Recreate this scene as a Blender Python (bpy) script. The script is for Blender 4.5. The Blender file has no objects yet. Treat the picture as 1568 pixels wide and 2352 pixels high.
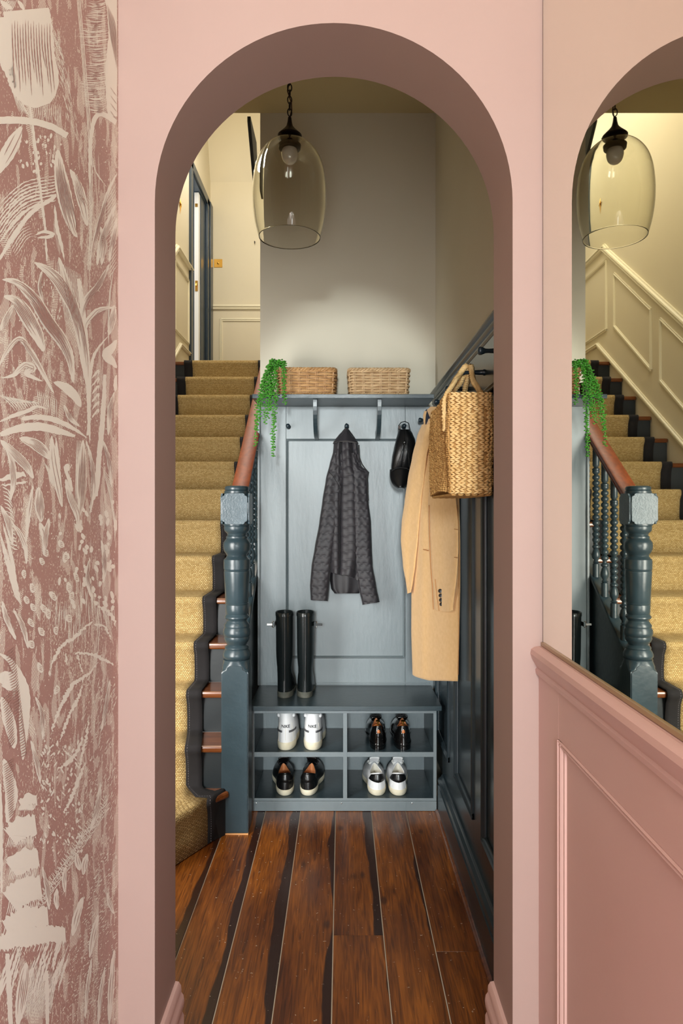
import bpy, math, random
from mathutils import Vector, Matrix, noise
R = random.Random(7)
S = bpy.context.scene
COL = S.collection
PI = math.pi
# ---------------------------------------------------------------- camera
F = 1568.0; H = 1.325; CX = 784.0; CY = 1172.0
cam = bpy.data.objects.new('camera', bpy.data.cameras.new('camera'))
COL.objects.link(cam); S.camera = cam
cam.location = (0, 0, H); cam.rotation_euler = (PI/2, 0, 0)
cam.data.sensor_fit = 'HORIZONTAL'; cam.data.sensor_width = 36; cam.data.lens = 36
cam.data.shift_y = -4/1568.0; cam.data.clip_start = .02
# ---------------------------------------------------------------- world, lights, exposure
w = bpy.data.worlds.new('world'); S.world = w; w.use_nodes = True
bg = w.node_tree.nodes['Background']
bg.inputs[0].default_value = (1, .95, .88, 1); bg.inputs[1].default_value = .8
def light(name, kind, loc, rot, energy, color, size=.3, size_y=None):
    l = bpy.data.lights.new(name, kind); l.energy = energy; l.color = color
    if kind == 'AREA':
        l.size = size
        if size_y: l.shape = 'RECTANGLE'; l.size_y = size_y
    elif kind == 'POINT': l.shadow_soft_size = size
    o = bpy.data.objects.new(name, l); COL.objects.link(o); o.location = loc; o.rotation_euler = rot
    return o
light('hall_light', 'AREA', (-.29, -4.4, 2.12), (PI/2, 0, 0), 325, (.92, 1, 1.0), .65)
light('wallpaper_fill', 'AREA', (.37, .05, 1.1), (PI/2, 0, math.radians(76)), 12, (.92, .97, 1.0), .5, 1.9)  # unseen fill added to brighten the papered wall, no window modelled
light('hall_ceiling_lamp', 'AREA', (-.05, .1, 3.15), (math.radians(8), 0, 0), 9, (1, .84, .66), .5)
light('hall_fill', 'AREA', (-.1, -1.2, .75), (PI/2, 0, 0), 17, (.90, .97, 1), .45, 1.2)  # fill added behind the camera to lift the dado and lower arch wall
light('stair_fill', 'AREA', (-1.1, 1.78, 1.15), (math.radians(78), 0, math.radians(-14)), 19, (1, .98, .94), .5, 1.3).data.spread = math.radians(110)  # fill added out of view behind the arch to brighten the stairs
light('landing_light', 'POINT', (-.85, 6.0, 4.45), (0, 0, 0), 10, (1, .97, .91), .12)
light('stairwell_skylight', 'AREA', (-.9, 4.6, 5.3), (0, 0, 0), 38, (1, .96, .88), .8)
light('bedroom_daylight', 'AREA', (-1.9, 6.7, 3.9), (0, -PI/2, 0), 6, (.95, .97, 1), .7)
S.view_settings.view_transform = 'Standard'; S.view_settings.look = 'None'
S.view_settings.gamma = 1; S.view_settings.use_curve_mapping = False
S.view_settings.exposure = 0.25

def P(px, py, Y):                      # a point seen at pixel (px, py) standing at distance Y
    return Vector(((px-CX)*Y/F, Y, H-(py-CY)*Y/F))
def lin(c):
    c = c/255.0
    return c/12.92 if c <= .04045 else ((c+.055)/1.055)**2.4
def rgb(r, g, b): return (lin(r), lin(g), lin(b), 1)

# ---------------------------------------------------------------- materials
def mat(name, col, rough=.5, metal=0, spec=.5, noise_col=None, nscale=8, nmix=.5, bump=0, bscale=40, stretch=(1,1,1), coat=0, sheen=0, detail=4, coord='Object'):
    m = bpy.data.materials.new(name); m.use_nodes = True
    nt = m.node_tree; N = nt.nodes; L = nt.links
    b = N['Principled BSDF']
    b.inputs['Base Color'].default_value = col
    b.inputs['Roughness'].default_value = rough; b.inputs['Metallic'].default_value = metal
    b.inputs['Specular IOR Level'].default_value = spec
    b.inputs['Coat Weight'].default_value = coat; b.inputs['Coat Roughness'].default_value = .12
    b.inputs['Sheen Weight'].default_value = sheen
    if noise_col or bump:
        tc = N.new('ShaderNodeTexCoord'); mp = N.new('ShaderNodeMapping')
        mp.inputs['Scale'].default_value = stretch
        L.new(tc.outputs[coord], mp.inputs[0])
    if noise_col:
        n = N.new('ShaderNodeTexNoise'); n.inputs['Scale'].default_value = nscale; n.inputs['Detail'].default_value = detail
        L.new(mp.outputs[0], n.inputs[0])
        r = N.new('ShaderNodeValToRGB'); r.color_ramp.elements[0].position = .5-nmix*.5; r.color_ramp.elements[1].position = .5+nmix*.5
        r.color_ramp.elements[0].color = col; r.color_ramp.elements[1].color = noise_col
        L.new(n.outputs[0], r.inputs[0]); L.new(r.outputs[0], b.inputs['Base Color'])
    if bump:
        n2 = N.new('ShaderNodeTexNoise'); n2.inputs['Scale'].default_value = bscale; n2.inputs['Detail'].default_value = 5
        L.new(mp.outputs[0], n2.inputs[0])
        bp = N.new('ShaderNodeBump'); bp.inputs['Strength'].default_value = bump; bp.inputs['Distance'].default_value = .002
        L.new(n2.outputs[0], bp.inputs['Height']); L.new(bp.outputs[0], b.inputs['Normal'])
    return m
M = {}
M['pink'] = mat('pink paint', rgb(162,135,127), .55, noise_col=rgb(156,128,120), nscale=2, bump=.12, bscale=30)
M['pink_gloss'] = mat('pink eggshell paint', rgb(206,168,160), .38, bump=.1, bscale=50, noise_col=rgb(200,161,152), nscale=3)
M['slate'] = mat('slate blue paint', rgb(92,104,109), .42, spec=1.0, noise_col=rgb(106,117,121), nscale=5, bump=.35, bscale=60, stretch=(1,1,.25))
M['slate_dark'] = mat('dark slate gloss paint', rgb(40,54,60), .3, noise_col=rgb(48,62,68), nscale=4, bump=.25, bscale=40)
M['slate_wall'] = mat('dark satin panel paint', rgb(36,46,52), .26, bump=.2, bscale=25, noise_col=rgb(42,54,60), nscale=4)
M['newel'] = mat('blue green gloss paint', rgb(38,52,58), .3, bump=.35, bscale=45, noise_col=rgb(46,62,69), nscale=9)
M['riser'] = mat('near black green paint', rgb(16,25,29), .5, bump=.2)
M['cream'] = mat('cream wall paint', rgb(226,216,190), .7, noise_col=rgb(220,209,182), nscale=1.5, bump=.08, bscale=25)
M['cream2'] = mat('cream woodwork paint', rgb(228,219,190), .45)
M['greige'] = mat('pale greige wall paint', rgb(214,208,190), .7, noise_col=rgb(208,201,182), nscale=1.5, bump=.08, bscale=25)
M['ceil'] = mat('ceiling paint', rgb(200,188,150), .8, noise_col=rgb(194,181,142), nscale=2)
M['white'] = mat('white paint', rgb(235,235,232), .45)
M['navy'] = mat('navy door frame paint', rgb(46,60,72), .3)
M['mahog'] = mat('varnished mahogany', rgb(150,70,26), .48, noise_col=rgb(112,48,16), nscale=5, stretch=(12,1.2,12), coat=0)
M['treadwood'] = mat('varnished tread wood', rgb(120,68,32), .25, noise_col=rgb(82,42,18), nscale=6, stretch=(1,8,8), coat=.4)
M['brass'] = mat('brass', rgb(196,150,70), .28, 1)
M['steel'] = mat('steel', rgb(190,190,188), .25, 1)
M['iron'] = mat('dark bronze metal', rgb(36,26,22), .4, .6)
M['peg'] = mat('near black peg paint', rgb(34,46,54), .25)
M['black_leather'] = mat('black leather', rgb(14,14,15), .36, bump=.35, bscale=160, coat=.1)
M['black_patent'] = mat('polished black leather', rgb(10,10,10), .12, bump=.08, bscale=60, coat=.6)
M['rubber'] = mat('dark green black rubber', rgb(22,27,28), .24, bump=.08, bscale=30)
M['rubber_sole'] = mat('dusty rubber sole', rgb(92,92,82), .7, noise_col=rgb(60,62,56), nscale=40, bump=.3)
M['white_leather'] = mat('white leather', rgb(226,228,230), .45, bump=.2, bscale=120)
M['offwhite'] = mat('aged off white rubber', rgb(222,216,196), .55, noise_col=rgb(200,190,160), nscale=25)
M['white_cloth'] = mat('white laces cotton', rgb(236,236,232), .85)
M['black_cloth'] = mat('black cotton', rgb(20,20,22), .8)
M['tan_leather'] = mat('tan leather lining', rgb(206,140,92), .5, noise_col=rgb(186,118,74), nscale=20)
M['tree_wood'] = mat('cedar shoe tree', rgb(190,112,56), .4, noise_col=rgb(150,80,36), nscale=20, stretch=(6,1,1))
M['grey_stripe'] = mat('dark grey leather', rgb(84,84,88), .5)
M['cream_lining'] = mat('pale lining', rgb(216,212,200), .8)
M['jacket'] = mat('charcoal quilted nylon', rgb(36,33,38), .58, bump=.25, bscale=90, noise_col=rgb(30,28,33), nscale=20, sheen=.1)
M['jacket_in'] = mat('dark jacket lining', rgb(30,28,32), .6)
M['camel'] = mat('camel wool', rgb(226,186,132), .95, noise_col=rgb(216,174,118), nscale=60, bump=.45, bscale=260, sheen=.25)
M['camel_seam'] = mat('darker camel stitching', rgb(176,120,70), .95)
M['coat_lining'] = mat('dark blue lining', rgb(34,40,60), .5)
M['button'] = mat('dark horn button', rgb(26,20,20), .3)
M['straw'] = mat('braided straw', rgb(242,208,150), .75, noise_col=rgb(222,178,112), nscale=40, bump=.5, bscale=220)
M['straw2'] = mat('knotted straw', rgb(214,170,104), .8, noise_col=rgb(182,134,76), nscale=50, bump=.6, bscale=260)
M['wicker'] = mat('brown wicker', rgb(206,164,112), .55, noise_col=rgb(156,112,68), nscale=22, bump=.4, bscale=120, stretch=(1,1,4))
M['wicker_pale'] = mat('pale wicker', rgb(214,184,142), .6, noise_col=rgb(170,136,96), nscale=22, bump=.4, bscale=120, stretch=(1,1,4))
M['leafgreen'] = mat('fresh green leaves', rgb(78,158,46), .45, noise_col=rgb(46,116,32), nscale=30)
M['stemgreen'] = mat('plant stem', rgb(90,130,60), .6)
M['terracotta'] = mat('dark pot', rgb(60,56,50), .6)
M['bulb'] = mat('opal bulb glass', rgb(225,215,200), .2, coat=.4)
M['dust'] = mat('dusty gap filler', rgb(206,190,168), .9)
M['tape'] = mat('black cotton binding', rgb(17,14,16), .9, bump=.3, bscale=200)
M['stitch'] = mat('pale stitching', rgb(120,116,120), .9)
M['print'] = mat('cream wallpaper ink', rgb(238,234,222), .5)

def floor_mat():
    m = bpy.data.materials.new('stained pine boards'); m.use_nodes = True
    nt = m.node_tree; N = nt.nodes; L = nt.links; b = N['Principled BSDF']
    tc = N.new('ShaderNodeTexCoord'); oi = N.new('ShaderNodeObjectInfo')
    add = N.new('ShaderNodeVectorMath'); add.operation = 'ADD'
    sc = N.new('ShaderNodeMath'); sc.operation = 'MULTIPLY'; sc.inputs[1].default_value = 37
    L.new(oi.outputs['Random'], sc.inputs[0]); cb = N.new('ShaderNodeCombineXYZ')
    L.new(sc.outputs[0], cb.inputs[1]); L.new(sc.outputs[0], cb.inputs[2])
    L.new(tc.outputs['Object'], add.inputs[0]); L.new(cb.outputs[0], add.inputs[1])
    mp = N.new('ShaderNodeMapping'); mp.inputs['Scale'].default_value = (34, 1.7, 1); L.new(add.outputs[0], mp.inputs[0])
    n1 = N.new('ShaderNodeTexNoise'); n1.inputs['Scale'].default_value = 2.2; n1.inputs['Detail'].default_value = 9; n1.inputs['Distortion'].default_value = 2.2
    L.new(mp.outputs[0], n1.inputs[0])
    r1 = N.new('ShaderNodeValToRGB'); e = r1.color_ramp.elements
    e[0].position = .28; e[0].color = rgb(84,42,12); e[1].position = .72; e[1].color = rgb(162,94,32)
    L.new(n1.outputs[0], r1.inputs[0])
    # broad lighter and darker areas
    n2 = N.new('ShaderNodeTexNoise'); n2.inputs['Scale'].default_value = 3; n2.inputs['Detail'].default_value = 3
    mp2 = N.new('ShaderNodeMapping'); mp2.inputs['Scale'].default_value = (3, .7, 1); L.new(add.outputs[0], mp2.inputs[0]); L.new(mp2.outputs[0], n2.inputs[0])
    r2 = N.new('ShaderNodeValToRGB'); r2.color_ramp.elements[0].position = .35; r2.color_ramp.elements[0].color = (.42,.34,.28,1); r2.color_ramp.elements[1].position = .62; r2.color_ramp.elements[1].color = (1.02,1,.9,1)
    L.new(n2.outputs[0], r2.inputs[0])
    mx = N.new('ShaderNodeMix'); mx.data_type = 'RGBA'; mx.blend_type = 'MULTIPLY'; mx.inputs[0].default_value = 1
    L.new(r1.outputs[0], mx.inputs[6]); L.new(r2.outputs[0], mx.inputs[7])
    # dark heartwood band along one edge of each board
    sx = N.new('ShaderNodeSeparateXYZ'); L.new(tc.outputs['Generated'], sx.inputs[0])
    n3 = N.new('ShaderNodeTexNoise'); n3.inputs['Scale'].default_value = 1.2; n3.inputs['Detail'].default_value = 4
    mp3 = N.new('ShaderNodeMapping'); mp3.inputs['Scale'].default_value = (1, 1.6, 1); L.new(add.outputs[0], mp3.inputs[0]); L.new(mp3.outputs[0], n3.inputs[0])
    m1 = N.new('ShaderNodeMath'); m1.operation = 'MULTIPLY_ADD'; m1.inputs[1].default_value = .55
    L.new(n3.outputs[0], m1.inputs[0]); L.new(sx.outputs[0], m1.inputs[2])
    r3 = N.new('ShaderNodeValToRGB'); r3.color_ramp.elements[0].position = 1.0; r3.color_ramp.elements[1].position = 1.0
    m2 = N.new('ShaderNodeMath'); m2.operation = 'MULTIPLY_ADD'; m2.inputs[1].default_value = .22
    L.new(oi.outputs['Random'], m2.inputs[0]); L.new(m1.outputs[0], m2.inputs[2])
    md = N.new('ShaderNodeMapRange'); md.inputs[1].default_value = 1.27; md.inputs[2].default_value = 1.30
    L.new(m2.outputs[0], md.inputs[0])
    mx2 = N.new('ShaderNodeMix'); mx2.data_type = 'RGBA'; L.new(md.outputs[0], mx2.inputs[0])
    L.new(mx.outputs[2], mx2.inputs[6]); mx2.inputs[7].default_value = rgb(48,22,9)
    # knots
    vo = N.new('ShaderNodeTexVoronoi'); vo.inputs['Scale'].default_value = 3.4
    mp4 = N.new('ShaderNodeMapping'); mp4.inputs['Scale'].default_value = (2.2, 1, 1); L.new(add.outputs[0], mp4.inputs[0]); L.new(mp4.outputs[0], vo.inputs['Vector'])
    mk = N.new('ShaderNodeMapRange'); mk.inputs[1].default_value = .05; mk.inputs[2].default_value = .11; mk.inputs[3].default_value = .75; mk.inputs[4].default_value = 0
    L.new(vo.outputs['Distance'], mk.inputs[0])
    mx3 = N.new('ShaderNodeMix'); mx3.data_type = 'RGBA'; L.new(mk.outputs[0], mx3.inputs[0]); L.new(mx2.outputs[2], mx3.inputs[6]); mx3.inputs[7].default_value = rgb(52,24,10)
    # paint flecks
    vf = N.new('ShaderNodeTexNoise'); vf.inputs['Scale'].default_value = 95; vf.inputs['Detail'].default_value = 2; L.new(add.outputs[0], vf.inputs['Vector'])
    mf = N.new('ShaderNodeMapRange'); mf.inputs[1].default_value = .725; mf.inputs[2].default_value = .75
    L.new(vf.outputs[0], mf.inputs[0])
    mx4 = N.new('ShaderNodeMix'); mx4.data_type = 'RGBA'; L.new(mf.outputs[0], mx4.inputs[0]); L.new(mx3.outputs[2], mx4.inputs[6]); mx4.inputs[7].default_value = rgb(196,180,160)
    L.new(mx4.outputs[2], b.inputs['Base Color'])
    b.inputs['Roughness'].default_value = .34; b.inputs['Coat Weight'].default_value = .12; b.inputs['Coat Roughness'].default_value = .2
    bp = N.new('ShaderNodeBump'); bp.inputs['Strength'].default_value = .25; bp.inputs['Distance'].default_value = .002
    L.new(n1.outputs[0], bp.inputs['Height']); L.new(bp.outputs[0], b.inputs['Normal'])
    return m
M['boards'] = floor_mat()

def sisal_mat():
    m = bpy.data.materials.new('golden sisal weave'); m.use_nodes = True
    nt = m.node_tree; N = nt.nodes; L = nt.links; b = N['Principled BSDF']
    uv = N.new('ShaderNodeUVMap'); uv.uv_map = 'UVMap'
    br = N.new('ShaderNodeTexBrick'); br.inputs['Scale'].default_value = 1
    br.inputs['Brick Width'].default_value = .0100; br.inputs['Row Height'].default_value = .0072; br.inputs['Mortar Size'].default_value = .0017; br.inputs['Mortar Smooth'].default_value = .8
    br.inputs['Color1'].default_value = rgb(222,198,142); br.inputs['Color2'].default_value = rgb(186,158,100); br.inputs['Mortar'].default_value = rgb(150,122,72)
    nd = N.new('ShaderNodeTexNoise'); nd.inputs['Scale'].default_value = 120; L.new(uv.outputs[0], nd.inputs['Vector'])
    vs = N.new('ShaderNodeVectorMath'); vs.operation = 'SCALE'; vs.inputs['Scale'].default_value = .0025; L.new(nd.outputs['Color'], vs.inputs[0])
    va = N.new('ShaderNodeVectorMath'); va.operation = 'ADD'; L.new(uv.outputs[0], va.inputs[0]); L.new(vs.outputs[0], va.inputs[1])
    L.new(va.outputs[0], br.inputs['Vector'])
    n = N.new('ShaderNodeTexNoise'); n.inputs['Scale'].default_value = 300; n.inputs['Detail'].default_value = 3; L.new(uv.outputs[0], n.inputs['Vector'])
    r = N.new('ShaderNodeValToRGB'); r.color_ramp.elements[0].position = .3; r.color_ramp.elements[0].color = (.5,.46,.4,1); r.color_ramp.elements[1].position = .65; r.color_ramp.elements[1].color = (1.1,1.08,1.05,1)
    L.new(n.outputs[0], r.inputs[0])
    mx = N.new('ShaderNodeMix'); mx.data_type = 'RGBA'; mx.blend_type = 'MULTIPLY'; mx.inputs[0].default_value = 1
    L.new(br.outputs[0], mx.inputs[6]); L.new(r.outputs[0], mx.inputs[7]); L.new(mx.outputs[2], b.inputs['Base Color'])
    b.inputs['Roughness'].default_value = .9
    bp = N.new('ShaderNodeBump'); bp.inputs['Strength'].default_value = .7; bp.inputs['Distance'].default_value = .003; bp.invert = True
    L.new(br.outputs['Fac'], bp.inputs['Height']); L.new(bp.outputs[0], b.inputs['Normal'])
    return m
M['sisal'] = sisal_mat()

def glass_mat():
    m = bpy.data.materials.new('clear blown glass'); m.use_nodes = True
    b = m.node_tree.nodes['Principled BSDF']
    b.inputs['Base Color'].default_value = (.96, .96, .9, 1); b.inputs['Roughness'].default_value = 0
    b.inputs['Transmission Weight'].default_value = 1; b.inputs['IOR'].default_value = 1.45
    return m
M['glass'] = glass_mat()
M['mirror'] = mat('mirror silvering', (.86, .86, .76, 1), .012, 1)
def paper_mat():
    m = bpy.data.materials.new('wallpaper brown ground'); m.use_nodes = True
    nt = m.node_tree; N = nt.nodes; L = nt.links; b = N['Principled BSDF']
    tc = N.new('ShaderNodeTexCoord')
    mp = N.new('ShaderNodeMapping'); mp.inputs['Scale'].default_value = (1, 1, .45); L.new(tc.outputs['Object'], mp.inputs[0])
    n = N.new('ShaderNodeTexNoise'); n.inputs['Scale'].default_value = 420; n.inputs['Detail'].default_value = 2; L.new(mp.outputs[0], n.inputs[0])
    n2 = N.new('ShaderNodeTexNoise'); n2.inputs['Scale'].default_value = 7; n2.inputs['Detail'].default_value = 3; L.new(tc.outputs['Object'], n2.inputs[0])
    a = N.new('ShaderNodeMath'); a.operation = 'MULTIPLY_ADD'; a.inputs[1].default_value = .35; L.new(n2.outputs[0], a.inputs[0]); L.new(n.outputs[0], a.inputs[2])
    mr = N.new('ShaderNodeMapRange'); mr.inputs[1].default_value = .80; mr.inputs[2].default_value = .83; L.new(a.outputs[0], mr.inputs[0])
    mx = N.new('ShaderNodeMix'); mx.data_type = 'RGBA'; L.new(mr.outputs[0], mx.inputs[0])
    mx.inputs[6].default_value = rgb(176,138,129); mx.inputs[7].default_value = rgb(228,220,204)
    last = mx.outputs[2]
    for ang, sc, ms, th in ((.5, 230, 10, .58), (1.25, 260, 15, .60), (-.5, 240, 12, .615)):
        m1 = N.new('ShaderNodeMapping'); m1.inputs['Rotation'].default_value = (ang, 0, 0); L.new(tc.outputs['Object'], m1.inputs[0])
        wv = N.new('ShaderNodeTexWave'); wv.bands_direction = 'Y'; wv.inputs['Scale'].default_value = sc/2; wv.inputs['Distortion'].default_value = 9; wv.inputs['Detail'].default_value = 3; wv.inputs['Detail Scale'].default_value = .12
        L.new(m1.outputs[0], wv.inputs[0])
        m3 = N.new('ShaderNodeMapping'); m3.inputs['Rotation'].default_value = (ang, 0, 0); m3.inputs['Scale'].default_value = (1, 2.2, .8); m3.inputs['Location'].default_value = (ang*7, ang*3, 0); L.new(tc.outputs['Object'], m3.inputs[0])
        nm = N.new('ShaderNodeTexNoise'); nm.inputs['Scale'].default_value = ms; nm.inputs['Detail'].default_value = 5; nm.inputs['Distortion'].default_value = .6; L.new(m3.outputs[0], nm.inputs[0])
        f1 = N.new('ShaderNodeMapRange'); f1.inputs[1].default_value = th; f1.inputs[2].default_value = th+.012; L.new(nm.outputs[0], f1.inputs[0])
        f2 = N.new('ShaderNodeMapRange'); f2.inputs[1].default_value = .52; f2.inputs[2].default_value = .60; L.new(wv.outputs[1], f2.inputs[0])
        mm = N.new('ShaderNodeMath'); mm.operation = 'MULTIPLY'; L.new(f1.outputs[0], mm.inputs[0]); L.new(f2.outputs[0], mm.inputs[1])
        mz = N.new('ShaderNodeMix'); mz.data_type = 'RGBA'; L.new(mm.outputs[0], mz.inputs[0]); L.new(last, mz.inputs[6]); mz.inputs[7].default_value = rgb(236,230,216); last = mz.outputs[2]
    L.new(last, b.inputs['Base Color']); b.inputs['Roughness'].default_value = .5
    return m
M['paper'] = paper_mat()
M['paperink'] = mat('wallpaper brown ink', rgb(172,134,125), .5)

# ---------------------------------------------------------------- mesh helpers
class G:
    def __init__(s): s.v = []; s.f = []; s.uv = None
    def add(s, vs, fs):
        o = len(s.v); s.v += [tuple(p) for p in vs]; s.f += [tuple(i+o for i in f) for f in fs]; return s
    def box(s, x0, x1, y0, y1, z0, z1):
        return s.add([(x0,y0,z0),(x1,y0,z0),(x1,y1,z0),(x0,y1,z0),(x0,y0,z1),(x1,y0,z1),(x1,y1,z1),(x0,y1,z1)],
                     [(0,3,2,1),(4,5,6,7),(0,1,5,4),(1,2,6,5),(2,3,7,6),(3,0,4,7)])
    def prism(s, pts, fn, a, b):               # polygon pts (2D), fn(u,v,w)->xyz, extruded w from a to b
        n = len(pts)
        return s.add([fn(u,v,a) for u,v in pts]+[fn(u,v,b) for u,v in pts],
                     [tuple(range(n-1,-1,-1)), tuple(range(n,2*n))]+[(i,(i+1)%n,n+(i+1)%n,n+i) for i in range(n)])
    def grid(s, rows, closed=False, cap=False):
        n = len(rows[0]); vs = [p for r in rows for p in r]; fs = []
        for i in range(len(rows)-1):
            for j in range(n if closed else n-1):
                k = (j+1)%n; fs.append((i*n+j, i*n+k, (i+1)*n+k, (i+1)*n+j))
        if cap: fs += [tuple(range(n-1,-1,-1)), tuple((len(rows)-1)*n+j for j in range(n))]
        return s.add(vs, fs)
    def lathe(s, prof, c=(0,0,0), n=24, axis='Z', cap=True, square=False):
        rows = []
        for r, h in prof:
            row = []
            for j in range(n):
                a = 2*PI*j/n; x, y = r*math.cos(a), r*math.sin(a)
                if axis == 'Z': row.append((c[0]+x, c[1]+y, c[2]+h))
                elif axis == 'X': row.append((c[0]+h, c[1]+x, c[2]+y))
                else: row.append((c[0]+y, c[1]+h, c[2]+x))
            rows.append(row)
        return s.grid(rows, True, cap)
    def tube(s, pts, r, n=8, cap=True, flat=1.0):
        pts = [Vector(p) for p in pts]; rows = []; up = None
        for i, p in enumerate(pts):
            t = (pts[min(i+1,len(pts)-1)]-pts[max(i-1,0)]).normalized()
            if up is None:
                up = Vector((0,0,1)) if abs(t.z) < .9 else Vector((1,0,0))
            a = t.cross(up).normalized(); b = a.cross(t).normalized(); up = b
            rr = r[i] if isinstance(r, (list,tuple)) else r
            rows.append([p+a*rr*math.cos(2*PI*j/n)+b*rr*flat*math.sin(2*PI*j/n) for j in range(n)])
        return s.grid(rows, True, cap)
    def ball(s, c, rx, ry=None, rz=None, n=8, m=5, mtx=None):
        ry = ry or rx; rz = rz or rx; c = Vector(c); vs = [];
        def q(x,y,z):
            p = Vector((x*rx,y*ry,z*rz)); return c+(mtx@p if mtx else p)
        vs.append(q(0,0,-1))
        for i in range(1,m):
            ph = -PI/2+PI*i/m
            for j in range(n): vs.append(q(math.cos(ph)*math.cos(2*PI*j/n), math.cos(ph)*math.sin(2*PI*j/n), math.sin(ph)))
        vs.append(q(0,0,1)); fs = []
        for j in range(n): fs.append((0, 1+(j+1)%n, 1+j))
        for i in range(m-2):
            for j in range(n): fs.append((1+i*n+j, 1+i*n+(j+1)%n, 1+(i+1)*n+(j+1)%n, 1+(i+1)*n+j))
        k = 1+(m-2)*n; e = len(vs)-1
        for j in range(n): fs.append((k+j, k+(j+1)%n, e))
        return s.add(vs, fs)
    def obj(s, name, m, parent=None, smooth=False, bevel=0, angle=40, loc=(0,0,0), uv=None):
        me = bpy.data.meshes.new(name)
        lo = Vector(loc)
        me.from_pydata([tuple(Vector(p)-lo) for p in s.v], [], s.f); me.update()
        if uv:
            l = me.uv_layers.new(name='UVMap')
            for li, lp in enumerate(me.loops): l.data[li].uv = uv[lp.vertex_index]
        mm = M[m] if isinstance(m, str) else m
        me.materials.append(mm)
        if smooth:
            me.shade_smooth(); me.set_sharp_from_angle(angle=math.radians(angle))
        o = bpy.data.objects.new(name, me); COL.objects.link(o)
        if parent:
            o.parent = parent; o.location = lo-parent.location if parent.type == 'EMPTY' and parent.parent is None else lo
        else: o.location = lo
        if bevel:
            b = o.modifiers.new('bevel', 'BEVEL'); b.width = bevel; b.segments = 2; b.limit_method = 'ANGLE'; b.angle_limit = math.radians(40)
        return o
def fixn(o):
    import bmesh
    bm = bmesh.new(); bm.from_mesh(o.data); bmesh.ops.recalc_face_normals(bm, faces=bm.faces); bm.to_mesh(o.data); bm.free(); return o
# An Empty at a thing's base. Parts are written in world coordinates: obj() subtracts the Empty's place.
def thing(name, label, cat, loc=(0,0,0), group=None, kind=None):
    o = bpy.data.objects.new(name, None); COL.objects.link(o); o.location = loc; o.empty_display_size = .05
    return tag(o, label, cat, group, kind)
def tag(o, label=None, cat=None, group=None, kind=None):
    if label: o['label'] = label
    if cat: o['category'] = cat
    if group: o['group'] = group
    if kind: o['kind'] = kind
    return o
def struct(o): o['kind'] = 'structure'; return o
def part(g, name, m, t, **k):
    # part in world coords under empty t
    o = g.obj(name, m, None, **k); o.parent = t
    q = t; off = Vector((0,0,0))
    while q: off += q.location; q = q.parent
    o.location = Vector(o.location)-off
    return o

YF, YA = 1.361, 1.53           # front and rear face of the arch wall
XWL, XWR = -.445, .40          # hall walls
YB = 3.36                      # back wall of the nook
XR = .45                       # right wall of the nook
XL = -1.36                     # stair side wall
YE = 7.08                      # landing end wall
ZC = 3.28; ZL = 2.52
# ================================================================ SETTING
# floor with boards
fl = struct(G().box(-1.46, .6, -4.6, 3.5, -.06, -.004).obj('floor', 'dust'))
gaps = [-1.43,-1.27,-1.115,-.96,-.80,-.645,-.49,-.334,-.181,-.026,.131,.283,.445]
joints = {9:[2.129], 11:[2.049], 7:[1.2], 8:[.9], 10:[1.1], 6:[1.6], 5:[2.0]}
for i in range(len(gaps)-1):
    ys = [-1.9]+joints.get(i, [])+[3.3]
    for a, b in zip(ys, ys[1:]):
        x0, x1 = gaps[i]+.0015, gaps[i+1]-.0015
        g = G().box(x0, x1, a+.001, b-.001, -.0055, R.uniform(-.0006,.0006))
        o = part(g, 'floorboard', 'boards', fl, bevel=.0012, loc=((x0+x1)/2, (a+b)/2, 0))

# arch wall, with the opening cut in it
ac, ar, zs = -.0155, .3565, 1.94
def arch_wall():
    g = G(); n = 48
    pts = [(ac-ar, 0)]+[(ac-ar*math.cos(PI*i/n), zs+ar*math.sin(PI*i/n)) for i in range(n+1)]+[(ac+ar, 0)]
    X0, X1 = -1.5, .6
    def outer(p):
        if p[1] == 0: return (X0 if p[0] < ac else X1, 0)
        if p[1] <= zs+1e-6: return (X0 if p[0] < ac else X1, zs)
        a = math.atan2(p[1]-zs, p[0]-ac); d = (math.cos(a), math.sin(a))
        k = 1e9
        if d[0] > 1e-6: k = min(k, (X1-ac)/d[0])
        if d[0] < -1e-6: k = min(k, (X0-ac)/d[0])
        if d[1] > 1e-6: k = min(k, (ZC-zs)/d[1])
        return (ac+d[0]*k, zs+d[1]*k)
    outs = [outer(p) for p in pts]
    # keep the two top corners exact
    def near(c):
        j = min(range(len(outs)), key=lambda k: (outs[k][0]-c[0])**2+(outs[k][1]-c[1])**2); outs[j] = c
    near((X0, ZC)); near((X1, ZC))
    m = len(pts); rows = []
    vs = [(p[0],YF,p[1]) for p in pts]+[(p[0],YF,p[1]) for p in outs]+[(p[0],YA,p[1]) for p in pts]+[(p[0],YA,p[1]) for p in outs]
    fs = []
    for i in range(m-1):
        fs += [(i,i+1,m+i+1,m+i), (2*m+i+1,2*m+i,3*m+i,3*m+i+1), (i+1,i,2*m+i,2*m+i+1), (m+i,m+i+1,3*m+i+1,3*m+i)]
    g.add(vs, fs); return g
struct(fixn(arch_wall().obj('wall_arch', 'pink', smooth=True, angle=50)))
# skirting on the two arch jambs
def skirt_prof(h, t):
    return [(0,0),(t,0),(t,h*.72),(t*.8,h*.75),(t*.8,h*.77),(t*1.0,h*.79),(t*1.05,h*.84),(t*.95,h*.885),(t*.7,h*.91),(t*.72,h*.93),(t*.66,h*.965),(t*.4,h*.995),(0,h)]
for s_, x in ((1, ac-ar), (-1, ac+ar)):
    g = G().prism(skirt_prof(.27,.019), lambda u,v,w_: (x+s_*u, w_, v), YF-.01, YA)
    o = fixn(g.obj('baseboard_left' if s_ > 0 else 'baseboard_right', 'pink_gloss', smooth=True)); struct(o)

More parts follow.
